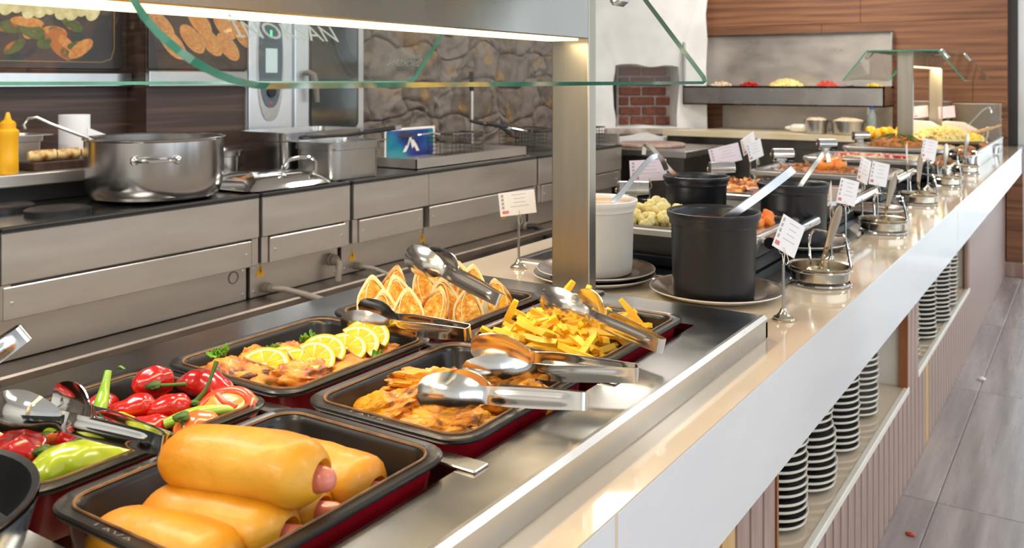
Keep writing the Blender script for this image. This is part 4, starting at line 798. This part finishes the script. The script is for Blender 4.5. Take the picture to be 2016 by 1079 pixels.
WR = [(-1.082, 1.215, 140, .068, 1.95, 0, 'rear left cut wrap half beside the far rim'), (-1.055, 1.205, 128, .05, 1.85, 0, 'wrap half lying lowest at the left corner'), (-1.085, 1.275, 135, .075, 1.95, 0, 'tall wrap half in the back row, second from left'), (-1.045, 1.255, 140, .066, 2.00, 0, 'wrap half in the middle, left of the tongs'), (-1.005, 1.215, 135, .055, 1.95, 0, 'wrap half at the near rim with toasted side'),
      (-.975, 1.245, 128, .056, 1.95, 0, 'wrap half at the near rim under the tongs hinge'), (-1.035, 1.315, 140, .07, 1.95, 0, 'wrap half under the tongs bowls'), (-.985, 1.30, 142, .06, 1.95, 0, 'wrap half in the centre right of the pan'), (-1.06, 1.375, 132, .078, 2.00, 0, 'wrap half at the back right behind the tongs'), (-1.015, 1.39, 138, .072, 1.90, 0, 'wrap half leaning at the back right'), (-.965, 1.365, 136, .074, 2.00, 0, 'tall pointed wrap half at the right end of the pan'), (-.935, 1.40, 150, .05, 1.75, 0, 'short browned wrap end at the far right corner'), (-.94, 1.30, 130, .05, 1.85, 0, 'pale wrap half at the near right rim')]
for i, (x, y, rz, h, k, ti, lab) in enumerate(WR): wrap(lab, x, y, rz+26*math.sin(i*2.3)-6, h, k, 6*math.sin(i*1.7), i+1)
# french fries
fm = []
for k in range(8):
    L = rnd.uniform(.052, .088); bnd = rnd.uniform(-.006, .006); w = rnd.uniform(.0042, .0054); rings = []
    for i in range(6):
        s = i/5; x = (s-.5)*L; z_ = bnd*math.sin(math.pi*s); q = w*(.82 if i in (0, 5) else 1)*(1+rnd.uniform(-.08, .08)); rings.append([(x, -q, z_-q), (x, q, z_-q), (x, q, z_+q), (x, -q, z_+q)])
    mb = MB(); mb.loft(rings); o = mb.build('french_fry', 'fry' if k % 3 else 'fry_end', angle=50)
    bv = None; fm.append(o)
def fh(x, y): # pile profile over the pan
    dx = (x+.735)/.15; dy = (y-1.29)/.19; return .912+.054*max(0, 1-dx*dx-dy*dy*.8)+.012*noise.noise(Vector((x*40, y*40, 2)))
FRY = []; cnt = 0
for k in range(235):
    while True:
        x = rnd.uniform(-.82, -.632); y = rnd.uniform(1.19, 1.435)
        if k > 100 or ((x+.73)/.115)**2+((y-1.3)/.155)**2 < 1.15: break
    lay = rnd.uniform(-.02, .0) if k < 100 else rnd.uniform(-.004, .008)
    src = fm[k % 8]; o = src if k < 8 else src.copy()
    if k >= 8: COL.objects.link(o)
    o.location = (x, y, max(.907, fh(x, y)+lay)); o.rotation_euler = (rnd.uniform(0, 6.28), R(rnd.uniform(-32, 32)), rnd.uniform(0, 6.28))
    tag(o, 'golden french fry in the heaped pan', 'french fry', 'french fries in the black pan')
for x, y, z_, e, rz, lab in ((-.80, 1.39, .985, 55, 30, 'french fry standing up behind the fries tongs'), (-.765, 1.41, .972, 60, 80, 'short french fry standing up left of the steel post'), (-.66, 1.41, .968, 50, 200, 'french fry pointing up at the far right of the pan'), (-.835, 1.27, .968, 65, 20, 'french fry sticking up at the far left rim')):
    o = fm[2].copy(); COL.objects.link(o); o.location = (x, y, z_-.012); o.rotation_euler = (.3, R(-e), R(rz)); tag(o, lab, 'french fry', 'french fries in the black pan')

# ================================================================ PAN AT THE NEAR LEFT CORNER
bw = thing('frying_pan', 'round black pan with a blue outside at the lower left corner', 'pan', (-.862, .333, .9405)); r = .135
mb = MB(); mb.lathe([(r*.72, .003), (r*.9, .02), (r*.985, .062), (r, .066), (r*.995, .068), (r*.95, .066), (r*.92, .05), (r*.86, .02), (r*.7, .012), (.001, .011)], 48); mb.build('basin', 'black_plastic', bw)
mb = MB(); mb.lathe([(r*.6, 0), (r*.74, .001), (r*.915, .02), (r*.998, .061)], 48, c0=True, c1=False); mb.build('outer_shell', 'panel_grey', bw)

# ================================================================ ON THE COUNTER BEYOND THE WELL
ZC = .9002
hp = thing('warming_plate', 'long black glass warming plate set into the counter with steel trim', 'warming plate', (0, 0, ZC))
mb = MB(); mb.box((-1.24, 1.99, 0), (-.605, 5.95, .003)); mb.build('glass_top', 'black_glass', hp); mb = MB(); bbox(mb, (-.605, 1.97, 0), (-.585, 5.97, .005), .0015); bbox(mb, (-1.26, 1.97, 0), (-1.24, 5.97, .005), .0015); bbox(mb, (-1.24, 1.97, 0), (-.605, 1.99, .005), .0015); mb.build('trim', 'chrome', hp)
def dplate(label, x, y, z_, r=.137, m='plate_bronze'):
    t = thing('dinner_plate', label, 'plate', (x, y, z_)); mb = MB(); mb.lathe([(r*.55, 0), (r*.6, 0), (r*.85, .007), (r, .0165), (r*.998, .0185), (r*.99, .0185)], 56, c1=False); mb.build('underside', 'plate_cream', t)
    mb = MB(); P = [(r*.992, .0186), (r*.97, .0182)]+[(r*(.95-.018*k), .0178-.0105*min(1, k/12)+(.0006 if k % 2 else 0)) for k in range(36)]+[(.001, .007)]; mb.lathe(P, 56, c0=False); mb.build('glazed_face', m, t, angle=80); return t
dplate('lower of two bronze plates under the white bucket', -.983, 1.868, ZC, .142); dplate('upper of two bronze plates under the white bucket', -.978, 1.868, ZC+.012, .137)
dplate('bronze plate under the front black bucket', -.69, 1.875, ZC+.001, .142); dplate('bronze plate under the black bucket beside the second card', -.70, 2.545, ZC+.0035, .137); dplate('bronze plate under the rear black bucket', -1.0, 2.55, ZC+.0035, .137)
dplate('empty bronze plate peeking out past the second chafing dish', -.665, 3.33, ZC+.0035, .12)
def bucket(label, x, y, z_, m, fill, r=.09, h=.168, fz=.88):
    t = thing('sauce_bucket', label, 'bucket', (x, y, z_)); mb = MB()
    mb.lathe([(r*.9, 0), (r*.93, .003), (r*.955, .02), (r*.985, h*.83), (r*1.0, h*.84), (r*1.03, h*.86), (r*1.03, h*.9), (r*1.07, h*.93), (r*1.09, h*.965), (r*1.085, h), (r*1.06, h*1.004), (r*1.0, h*.985), (r*.965, h*.95), (r*.95, h*.2), (r*.9, .006), (.001, .005)], 56); mb.build('tub', m, t)
    mb = MB(); mb.lathe([(r*.955, h*fz), (r*.8, h*fz), (.001, h*fz+.0005)], 40, c0=False); mb.build('soup', fill, t); return t
ZP = ZC+.009
bucket('white plastic bucket of yellow soup behind the steel post', -.978, 1.865, ZP+.012, 'white_plastic', 'curry', fz=.94); bucket('large black bucket of dark sauce at the front', -.682, 1.838, ZP+.001, 'black_plastic', 'broth', h=.178); bucket('black bucket of soup at the back left', -1.0, 2.55, ZP+.0035, 'black_plastic', 'soup'); bucket('black bucket of brown soup beside the chafing dishes', -.705, 2.52, ZP+.0035, 'black_plastic', 'soup')
def strip(label, P, w=.0075, th=.003, m='cutlery', nm='ladle', bowl=True):
    Q = spline(P, 26); o = Vector(P[0]); t = thing(nm, label, 'ladle', P[0]); rings = []
    ax = Vector((.83, .55, 0))
    for i in range(len(Q)):
        tg_ = (Q[min(i+1, len(Q)-1)]-Q[max(i-1, 0)]).normalized(); b = tg_.cross(Vector((-.54, .84, 0))).normalized(); a = tg_.cross(b).normalized(); p = Q[i]-o; rings.append([tuple(p+b*sx*w+a*sy*th) for sx, sy in ((-1, -1), (1, -1), (1, 1), (-1, 1))])
    mb = MB(); mb.loft(rings); mb.build('handle', m, t, angle=30)
    if bowl: mb = MB(); mb.lump((.034, .034, .025), 1, 0, T=TM((0, 0, -.02))); mb.build('bowl', m, t)
    return t
strip('steel ladle with hooked handle in the white bucket', [(-.965, 1.875, 1.05), (-.94, 1.9, 1.088), (-.905, 1.985, 1.165), (-.892, 2.01, 1.181), (-.885, 2.03, 1.175), (-.878, 2.045, 1.147)], .006, .0025, 'steel_pot')
strip('straight thick steel ladle in the front black bucket', [(-.69, 1.80, 1.04), (-.646, 1.83, 1.079), (-.59, 1.88, 1.128), (-.545, 1.912, 1.170), (-.538, 1.918, 1.178)], .0085, .004, 'steel_pot')
strip('steel ladle with hooked handle in the rear black bucket', [(-1.02, 2.5, 1.07), (-1.05, 2.475, 1.1), (-1.085, 2.455, 1.15), (-1.105, 2.445, 1.173), (-1.116, 2.44, 1.168), (-1.118, 2.437, 1.145)], .006, .0025)
strip('steel ladle with hooked handle in the black bucket beside the chafing dishes', [(-.695, 2.5, 1.05), (-.684, 2.535, 1.083), (-.645, 2.56, 1.148), (-.636, 2.566, 1.16), (-.627, 2.57, 1.158), (-.623, 2.572, 1.138)], .006, .0025)
# spoon rests: a dish in a wire stand, with a serving spoon
def rest(label, x, y, rz=0, n=0):
    t = thing('spoon_rest', label, 'spoon rest', (x, y, ZC), rz); r = .064
    mb = MB(); mb.lathe([(r*.97, .010), (r, .012), (r, .036), (r*1.06, .039), (r*1.12, .0415), (r*1.12, .043), (r*.99, .041), (r*.96, .014), (.001, .0125)], 44); mb.build('dish', 'cutlery', t)
    mb = MB(); c = lambda z_, q: [(q*math.cos(a), q*math.sin(a), z_) for a in [2*math.pi*k/36 for k in range(36)]]; mb.tube(c(.004, r*1.04), .0035, 6, closed=True); mb.build('base_ring', 'chrome', t); mb = MB(); mb.tube(c(.034, r*1.07), .0025, 6, closed=True); mb.build('upper_ring', 'chrome', t)
    P = [(-r*.55, r*.85, .03), (-r*.6, r*.87, .075), (-r*.52, r*.85, .104), (-r*.3, r*.83, .112), (r*.45, r*.65, .106), (r*.72, r*.55, .107), (r*.82, r*.45, .09), (r*1.0, r*.28, .04)]; mb = MB(); mb.tube(spline(P, 28), .0032, 7); mb.build('wire_handle', 'chrome', t); return t
def spoon(label, x, y, top, flat=0):
    b = Vector((x, y, ZC+.020)); tp = Vector(top); t = thing('serving_spoon', label, 'spoon', b)
    mb = MB(); mb.sheet(lambda a, c: (.026*math.cos(2*math.pi*a)*c, .02*math.sin(2*math.pi*a)*c, .0085*c*c+.002), 20, 6, .0014, TM((0, 0, 0), (R(18), 0, R(35)))); mb.build('bowl', 'cutlery', t, angle=80)
    d = tp-b; Q = spline([Vector((.0, .012, .008)), Vector((.006, .014, .028))+d*.02, d*.35+Vector((.0, .003, 0)), d*.7, d], 20); W = [1.15*q_ for q_ in (.004, .0035, .0032, .003, .003, .0031, .0033, .0036, .004, .0045, .005, .0058, .0066, .0074, .0082, .0088, .009, .0088, .008, .0062, .003)]; rings = []
    for i in range(21):
        tg_ = (Q[min(i+1, 20)]-Q[max(i-1, 0)]).normalized(); bx = tg_.cross(Vector((.45, -.89, .1))).normalized(); a = tg_.cross(bx).normalized(); rings.append([tuple(Q[i]+bx*W[i]*math.cos(q)+a*.0017*math.sin(q)) for q in [2*math.pi*j/10 for j in range(10)]])
    mb = MB(); mb.loft(rings); mb.build('handle', 'cutlery', t, angle=70); return t
RS = [(-.532, 2.115, (-.484, 2.105, 1.082), 'nearest'), (-.548, 2.93, (-.512, 2.93, 1.085), 'second'), (-.562, 3.665, (-.55, 3.64, 1.09), 'third'), (-.56, 4.36, (-.555, 4.36, 1.085), 'fourth'), (-.555, 5.0, (-.54, 5.0, 1.1), 'farthest')]
for x, y, tp, w in RS: rest(w+' spoon rest, a round steel dish in a wire stand on the counter edge', x, y); spoon('pale steel serving spoon standing in the '+w+' spoon rest', x-.004, y-.004, tp)
# menu cards on clip stands
def card(label_s, label_c, x, y, hz, yaw, roll, w=.088, h=.056, m='paper', tilt=0):
    t = thing('card_stand', label_s, 'card stand', (x, y, ZC)); mb = MB(); mb.lathe([(.021, 0), (.0215, .003), (.019, .005), (.019, .007), (.013, .010), (.008, .016), (.0055, .022), (.005, .024)], 28); mb.build('foot', 'cutlery', t)
    mb = MB(); mb.tube([(0, 0, .02), (0, 0, hz-.02)], .003, 8); mb.build('rod', 'steel_pot', t)
    cc, ss = math.cos(R(yaw)), math.sin(R(yaw)); T = TM((0, 0, hz), (0, 0, R(yaw)))
    mb = MB(); mb.tube([(.0085*math.sin(a), .003, .009-.009*math.cos(a)) for a in [2*math.pi*k/18 for k in range(18)]], .0009, 5, T, closed=True); mb.tube([(0, .003, 0), (.002, .003, -.012), (0, 0, -.022)], .0011, 5, T); mb.tube(spline([(0, -.002, .014), (.003, -.004, .004), (.008, -.005, -.012), (.003, -.005, -.02), (-.002, -.004, -.012), (.001, -.003, .002)], 20), .0009, 5, T); mb.build('wire_clip', 'cutlery', t)
    c = thing('menu_card', label_c, 'card', (x, y, ZC+hz+.004), rot=(R(tilt), R(roll), R(yaw))); mb = MB(); mb.box((-w/2, .0005, 0), (w/2, .0013, h)); mb.build('sheet', m, c)
    for k in range(4): mb = MB(); zz = h*(.86-.165*k); mb.box((-w*.44, -.0001, zz-.0035), (-w*.37, .0005, zz+.0035)); mb.build('icon', 'ink', c)
    for k in range(4):
        zz = h*(.86-.165*k); l = (.2, .15, .17, .26)[k]*w; mb = MB(); q = -l
        while q < l: e = rnd.uniform(.0025, .005); mb.box((q+w*.06, .0003, zz-.0007), (min(q+e, l)+w*.06, .0005, zz+.0007)); q += e+.0009
        mb.build('print_line', 'ink', c, smooth=False, kind='stuff')
    mb = MB(); mb.box((-w*.44, -.0001, h*.1), (-w*.26, .0005, h*.22)); mb.build('red_mark', 'ink_red', c)
card('clip stand on the kitchen side, left of the steel post', 'printed white card left of the steel post', -1.198, 1.88, .128, 40, -6, .09, .058)
card('clip stand between the white and the rear black bucket', 'printed pinkish card between the white and the rear black bucket', -1.175, 2.6, .145, 33, -3, .115, .066, 'paper_pink')
card('clip stand behind the rear black bucket', 'pinkish card tilted behind the rear black bucket', -1.17, 3.3, .145, 30, -14, .115, .068, 'paper_pink')
card('clip stand at the back, left of the roll-top knobs', 'narrow white card turned sideways, left one of a pair at the back', -1.2, 3.66, .165, 75, -20, .1, .07)
card('clip stand right next to it at the back, partly hidden', 'white card turned sideways, right one of a pair at the back', -1.16, 3.62, .14, 65, -16, .085, .075)
card('clip stand in front of the large black bucket', 'tilted white card in front of the first chafing dish', -.509, 1.75, .128, 62, 28, .066, .066)
card('clip stand behind the nearest spoon rest', 'white card seen nearly edge-on behind the nearest spoon rest', -.559, 2.335, .135, 108, 24, .066, .066)
card('clip stand beside the brown soup bucket', 'upright white card above the nearest serving spoon', -.569, 2.53, .125, 52, 14, .062, .068)
card('clip stand left of the second spoon rest', 'slim white card leaning left of the second spoon rest', -.645, 3.10, .125, 70, 20, .062, .08)
card('clip stand right behind the second spoon rest', 'white card right behind the second spoon rest', -.594, 3.08, .12, 48, 12, .066, .075)
card('clip stand at the third chafing dish', 'card seen edge-on at the third chafing dish', -.63, 3.85, .13, 105, 20, .06, .08)
card('clip stand behind the third spoon rest', 'white card behind the third spoon rest', -.6, 4.15, .125, 50, 12, .075, .085)

# ================================================================ CHAFING DISHES
def chafer(label, yn, n):
    x0_, x1_ = -1.185, -.655; yc = yn+.2; zr = 1.0; t = thing('chafing_dish', label, 'chafing dish', ((x0_+x1_)/2, yc, ZC+.0035)); w = x1_-x0_; d = .40; o = ZC+.0035; h = zr-o
    mb = MB(); bbox(mb, (-w/2+.03, -d/2+.03, 0), (w/2-.03, d/2-.03, .028), .004); mb.build('base', 'black_plastic', t)
    mb = MB(); mb.loft([rr(w-.08, d-.08, .05, 5, z=.028), rr(w-.03, d-.03, .055, 5, z=.05), rr(w-.012, d-.012, .055, 5, z=h-.02), rr(w, d, .05, 5, z=h-.016), rr(w, d, .05, 5, z=h-.003), rr(w-.006, d-.006, .05, 5, z=h), rr(w-.05, d-.05, .04, 5, z=h), rr(w-.06, d-.06, .04, 5, z=h-.03), rr(w-.09, d-.09, .03, 5, z=h-.05)], c1=True); mb.build('water_pan', 'steel_panel', t)
    mb = MB(); mb.loft([rr(w-.03, d-.03, .04, 5, z=h+.0005), rr(w-.03, d-.03, .04, 5, z=h+.004), rr(w-.07, d-.07, .035, 5, z=h+.004), rr(w-.075, d-.075, .03, 5, z=h-.03), rr(w-.09, d-.09, .03, 5, z=h-.04)]); mb.build('food_insert', 'steel_pot', t)
    mb = MB(); mb.tube([(w/2+.022, -d/2+.03, h-.012), (w/2+.022, d/2+.03, h-.012)], .014, 14); mb.build('front_rail', 'chrome', t)
    for y in (-d/2+.06, d/2-.05): mb = MB(); mb.tube([(w/2-.01, y, h-.012), (w/2+.015, y, h-.012)], .006, 8); mb.build('rail_arm', 'chrome', t)
    # roll-top hinge drum at the rear corner
    mb = MB(); mb.lathe([(.026, -.045), (.028, -.043), (.028, .043), (.026, .045)], 22, TM((-w/2+.02, d/2+.03, h+.034), (R(90), 0, R(-62)))); dm = mb.build('hinge_drum', 'chrome', t)
    mb = MB(); mb.lathe([(.027, 0), (.027, .004), (.012, .004), (.009, .007), (.001, .008)], 22, TM((-w/2+.02, d/2+.03, h+.034), (R(90), 0, R(-62))) @ Matrix.Translation((0, 0, .045))); mb.build('drum_cap', 'steel_dark', t); mb = MB(); mb.lump((.007, .007, .005), 1, 0, T=TM((-w/2+.02, d/2+.03, h+.034), (R(90), 0, R(-62))) @ Matrix.Translation((0, 0, .052))); mb.build('cap_screw', 'bronze_base', t)
    mb = MB(); bbox(mb, (-w/2+.0, d/2-.005, h-.02), (-w/2+.04, d/2+.055, h+.014), .003); mb.build('hinge_bracket', 'chrome', t); return t
YN = (2.04, 2.80, 3.57, 4.35, 5.15); NM = ('cauliflower and carrots', 'stuffed vegetables', 'orange tomato halves', 'white grain and red strips', 'carrots and spring onions')
for i, y in enumerate(YN): chafer('polished chafing dish of '+NM[i], y, i)
def stuff(nm, label, m, x, y, rx, ry, h, sd, n=50, size=.012, z_=.985): return heap(nm, label, m, x, y, z_, rx, ry, h, 'food', sd, n, size)
# cauliflower florets
def floret(label, x, y, z_, s, sd):
    rs = random.Random(sd); mb = MB(); mb.tube([(0, 0, -s), (0, 0, -s*.1)], [s*.3, s*.5], 8)
    for k in range(26):
        a = rs.uniform(0, 6.28); e = math.acos(rs.uniform(-.15, 1)); q = s*.62; mb.lump((s*.34, s*.34, s*.34), k+sd, .3, 3, 9, 7, TM((q*math.sin(e)*math.cos(a), q*math.sin(e)*math.sin(a), q*math.cos(e))))
    o = mb.build('cauliflower_floret', 'cauli', loc=(x, y, z_), rot=(rs.uniform(-.5, .5), rs.uniform(-.5, .5), a), angle=80); tag(o, label, 'cauliflower', 'cauliflower florets')
k = 0
for x, y, z_, s, lab in ((-1.0, 2.10, 1.005, .026, 'cauliflower floret beside the white bucket'), (-.955, 2.09, 1.003, .024, 'small pale cauliflower floret at the near rim'), (-.965, 2.16, 1.022, .033, 'largest cauliflower floret on top of the heap'), (-.915, 2.11, 1.005, .026, 'greenish cauliflower floret next to the black bucket'), (-.91, 2.17, 1.012, .028, 'cauliflower floret behind the greenish one'), (-1.03, 2.18, 1.005, .028, 'cauliflower floret at the left of the heap'), (-.99, 2.24, 1.008, .03, 'cauliflower floret at the back of the heap'), (-.87, 2.13, 1.0, .025, 'cauliflower floret hidden by the black bucket rim')): floret(lab, x+.01, y, z_+.004, s*1.22, k+3); k += 1
for i, (x, y, z_, m, lab) in enumerate(((-.755, 2.25, 1.004, 'carrot', 'carrot chunk at the rear of the chafing dish'), (-.735, 2.20, 1.002, 'carrot', 'carrot chunk next to the rail'), (-.765, 2.18, 1.008, 'carrot', 'topmost carrot chunk beside the rail'), (-.74, 2.14, 1.0, 'carrot', 'carrot chunk low at the near side'), (-.72, 2.24, .998, 'carrot', 'carrot chunk at the right'), (-.775, 2.125, 1.0, 'red_pepper', 'red pepper piece beside the black bucket rim'), (-.78, 2.22, 1.01, 'carrot', 'carrot chunk peeking over the black bucket'), (-.735, 2.29, .998, 'carrot', 'carrot chunk at the far side'), (-.755, 2.10, .994, 'stem_green', 'dark green bit beside the carrots'))):
    s = .022 if m != 'stem_green' else .009; tag(MB().lump((s*1.1, s*.8, s*.75), i+60, .35, 1.3, 10, 8).build('carrot_chunk' if m == 'carrot' else 'pepper_piece', m, loc=(x+.03, y, z_+.012), rot=(i, i*.7, i*1.3), angle=40), lab, 'vegetable', 'vegetable pieces in the first chafing dish')
for i, (x, y, z_, m, lab) in enumerate(((-.90, 2.32, 1.012, 'yellow_pepper', 'yellow grilled pepper behind the front bucket rim'), (-.87, 2.34, 1.008, 'red_pepper', 'red grilled pepper behind the front bucket rim'), (-.97, 2.36, 1.0, 'red_pepper', 'dark red grilled pepper beside the cauliflower'), (-.82, 2.34, 1.002, 'red_pepper', 'red grilled pepper at the far right'))): tag(MB().lump((.03, .022, .014), i+80, .4).build('grilled_pepper', m, loc=(x, y, z_), rot=(0, 0, i)), lab, 'pepper')
stuff('vegetable_mix', 'chopped fried vegetables with herbs in the second chafing dish', 'fish', -.95, 2.98, .2, .13, .035, 11, 120, .016)
stuff('braised_vegetables', 'braised vegetable sauce in the third chafing dish', 'nugget', -.945, 3.77, .22, .14, .022, 12, 120, .014)
for i, (x, y, lab) in enumerate(((-.93, 3.76, 'orange tomato half nearest in the third chafing dish'), (-.885, 3.79, 'orange tomato half on the right in the third chafing dish'), (-.92, 3.83, 'orange tomato half at the back in the third chafing dish'))):
    t = thing('stuffed_tomato', lab, 'tomato', (x, y, 1.018), i, 'stuffed tomatoes'); MB().lump((.042, .034, .034), i+90, .15, flat=.9).build('flesh', 'carrot', t); MB().lump((.01, .01, .005), i, .4, T=TM((.012, -.02, .02))).build('stalk_scar', 'stem_green', t)
stuff('white_grain', 'white grain with red strips in the fourth chafing dish', 'rice', -.93, 4.56, .2, .12, .02, 13, 120, .012)
for i in range(7): tag(MB().lump((.035, .009, .007), i+120, .3).build('red_strip', 'beet', loc=(-1.04+i*.045, 4.55+.015*math.sin(i*2), 1.006), rot=(0, 0, .3*math.sin(i*3))), 'red strip across the white grain', 'food', 'red strips across the white grain')
stuff('carrot_salad', 'heap of browned vegetable strips in the fifth chafing dish', 'nugget', -.93, 5.35, .15, .13, .06, 14, 160, .016)
for i in range(9):
    a = R(i*40+10); mb = MB(); mb.tube(spline([(-.93+.02*math.cos(a), 5.35+.02*math.sin(a), 1.066), (-.93+.08*math.cos(a), 5.35+.07*math.sin(a), 1.05), (-.93+.15*math.cos(a), 5.35+.12*math.sin(a), 1.005)], 8), .006, 6); tag(mb.build('spring_onion', 'stem_green'), 'green spring onion strand draped over the vegetable strips', 'spring onion', 'spring onions on the vegetable strips')
for i in range(26): a = rnd.uniform(0, 6.28); q = rnd.uniform(.2, 1); tag(MB().lump((.018, .007, .006), i+300, .3, nu=7, nv=5).build('carrot_strip', 'carrot', loc=(-.93+.12*q*math.cos(a), 5.35+.1*q*math.sin(a), .99+.062*(1-q*q)**.5), rot=(0, rnd.uniform(-.5, .5), i)), 'orange carrot strip on the vegetable heap', 'carrot', 'carrot strips on the vegetable heap')
# small steel trays along the guests' edge
def stray(label, x, y, w, d, h): return gnpan('serving_tray', label, w, d, h, (x, y, ZC+.004), 'chrome', 0, None, .6, .006)
stray('shallow steel tray of fried nuggets, nearer one', -.63, 4.62, .15, .32, .075); stray('shallow steel tray of fried nuggets, farther one', -.60, 5.30, .15, .34, .075)
for j, (cx, cy) in enumerate(((-.63, 4.62), (-.60, 5.30))):
    for i in range(14): tag(MB().lump((.024, .02, .015), i+j*20+140, .3, nu=10, nv=7).build('nugget', 'nugget', loc=(cx+rnd.uniform(-.05, .05), cy+rnd.uniform(-.12, .12), ZC+.06+rnd.uniform(0, .03)), rot=(i, i*2, i)), 'golden fried nugget in the '+('nearer', 'farther')[j]+' tray', 'nugget', 'nuggets in the '+('nearer', 'farther')[j]+' tray')
# beyond the far guard: cheese platter, orange fruit, bins, plates
pt = thing('cheese_platter', 'wooden platter with steel rim under the grated cheese', 'platter', (-.74, 5.92, ZC+.09)); mb = MB(); bbox(mb, (-.15, -.15, -.086), (.15, .15, 0), .01); mb.build('block', 'chrome', pt); mb = MB(); bbox(mb, (-.18, -.18, 0), (.18, .18, .014), .006); mb.build('platter', 'board', pt)
heap('grated_cheese', 'long mound of pale grated cheese on the far platter', 'cheese', -.78, 5.92, ZC+.106, .15, .15, .07, 'cheese', 21, 260, .016)
heap('shredded_cabbage', 'yellow-green shredded cabbage right of the cheese mound', 'yellow_pepper', -.62, 5.95, ZC+.106, .06, .08, .035, 'salad', 22, 90, .014)
ws_ = thing('wooden_spoon', 'pale wooden spoon resting on the cabbage', 'spoon', (-.6, 6.0, ZC+.155)); mb = MB(); mb.tube([(-.05, 0, -.01), (.0, .02, .0), (.07, .12, .02), (.11, .18, .035)], [.014, .012, .008, .007], 8); mb.build('handle', 'wood_slat_pale', ws_)
bd = thing('fruit_tray', 'dark shallow tray of orange fruit pieces behind the chafing dishes', 'tray', (-1.10, 5.93, ZC+.004)); mb = MB(); mb.loft([rr(.26, .3, .03, 4, z=.0), rr(.3, .34, .03, 4, z=.09), rr(.33, .37, .04, 4, z=.1), rr(.3, .34, .03, 4, z=.102), rr(.26, .3, .03, 4, z=.085)]); mb.build('tray', 'black_plastic', bd)
for i in range(16): tag(MB().lump((.045, .034, .026), i+200, .25, nu=12, nv=8).build('orange_piece', 'mustard', loc=(-1.10+rnd.uniform(-.1, .1), 5.93+rnd.uniform(-.11, .11), ZC+.112+rnd.uniform(0, .045)), rot=(i, i*2, i)), 'orange-yellow fruit piece on the dark tray', 'fruit', 'orange fruit pieces on the dark tray')
for i, (x, y, lab) in enumerate(((-.96, 6.55, 'white angled scoop bin between the two steel posts'), (-.76, 6.55, 'white angled scoop bin right of the far steel post'))):
    t = thing('scoop_bin', lab, 'bin', (x, y, ZC)); mb = MB(); P = [(-.08, 0), (.09, 0), (.1, .14), (.02, .185), (-.09, .19)]; mb.loft([[(px, -.08, pz) for px, pz in P], [(px, .1, pz) for px, pz in P]]); mb.build('bin', 'white_plastic', t, angle=30)
    mb = MB(); mb.loft([[(px*.86, -.081, pz*.9+.012) for px, pz in P], [(px*.86, -.0815, pz*.9+.012) for px, pz in P]]); mb.build('clear_front', 'plate_cream', t, angle=30)
stray('far steel tray of orange carrot salad', -.60, 6.3, .2, .3, .06); heap('grated_carrot', 'bright orange grated carrot in the far tray', 'carrot', -.60, 6.3, ZC+.045, .08, .12, .025, 'salad', 23, 90, .012); heap('red_cabbage', 'purple shredded red cabbage beside the grated carrot', 'ink', -.68, 6.05, ZC+.03, .05, .06, .06, 'salad', 25, 60, .012)
card('clip stand left of the white scoop bins', 'pinkish card between the far steel posts', -1.02, 6.78, .2, 30, -5, .1, .08, 'paper_pink'); card('clip stand behind the right scoop bin', 'pinkish card right of the far steel post', -.86, 6.8, .2, 30, -5, .11, .08, 'paper_pink')
pf = platemesh(.155, .02, 0).build('dinner_plate', 'plate_cream'); tag(pf, '', 'plate'); first = True
for x, y, n, lab in ((-.70, 7.0, 26, 'tall stack at the far end of the counter'), (-1.02, 7.03, 27, 'stack seen behind the far guard posts')):
    for k in range(n):
        o = pf if first else dup(pf); first = False; o['label'] = 'pale plate '+ORD[k]+' from the bottom, '+lab; o['group'] = 'plates in the '+lab; o.location = (x+rnd.uniform(-.003, .003), y, ZC+k*.0115); o.scale = (1, 1, .62)
strip('long thin ladle leaning at the far scoop bin', [(-.72, 6.5, 1.02), (-.70, 6.52, 1.07), (-.62, 6.55, 1.17), (-.585, 6.56, 1.185), (-.575, 6.56, 1.17), (-.572, 6.56, 1.15)], .005, .002, 'cutlery', 'ladle', False)
tongs('small steel tongs standing in the grated carrot', (-.56, 6.2, 1.07), (-.60, 6.24, .95), 20, .05)
gd = thing('cold_display', 'low glass-sided cold display at the far counter edge', 'display case', (-.53, 6.1, ZC)); mb = MB(); bbox(mb, (-.012, -.75, 0), (.0, .75, .075), .002); mb.build('glass_side', 'steel_panel', gd); mb = MB(); bbox(mb, (-.016, -.75, .075), (.004, .75, .084), .002); mb.build('top_trim', 'oven_white', gd)
# scraps on the floor
tag(MB().lump((.016, .012, .008), 2, .5).build('paper_scrap', 'tissue', loc=(-.44, 4.6, .008)), 'crumpled white paper scrap on the floor by the slats', 'scrap'); tag(MB().lump((.014, .008, .005), 5, .5).build('tomato_scrap', 'scrap_red', loc=(-.47, 2.92, .005)), 'tiny red food scrap on the floor tiles', 'scrap')
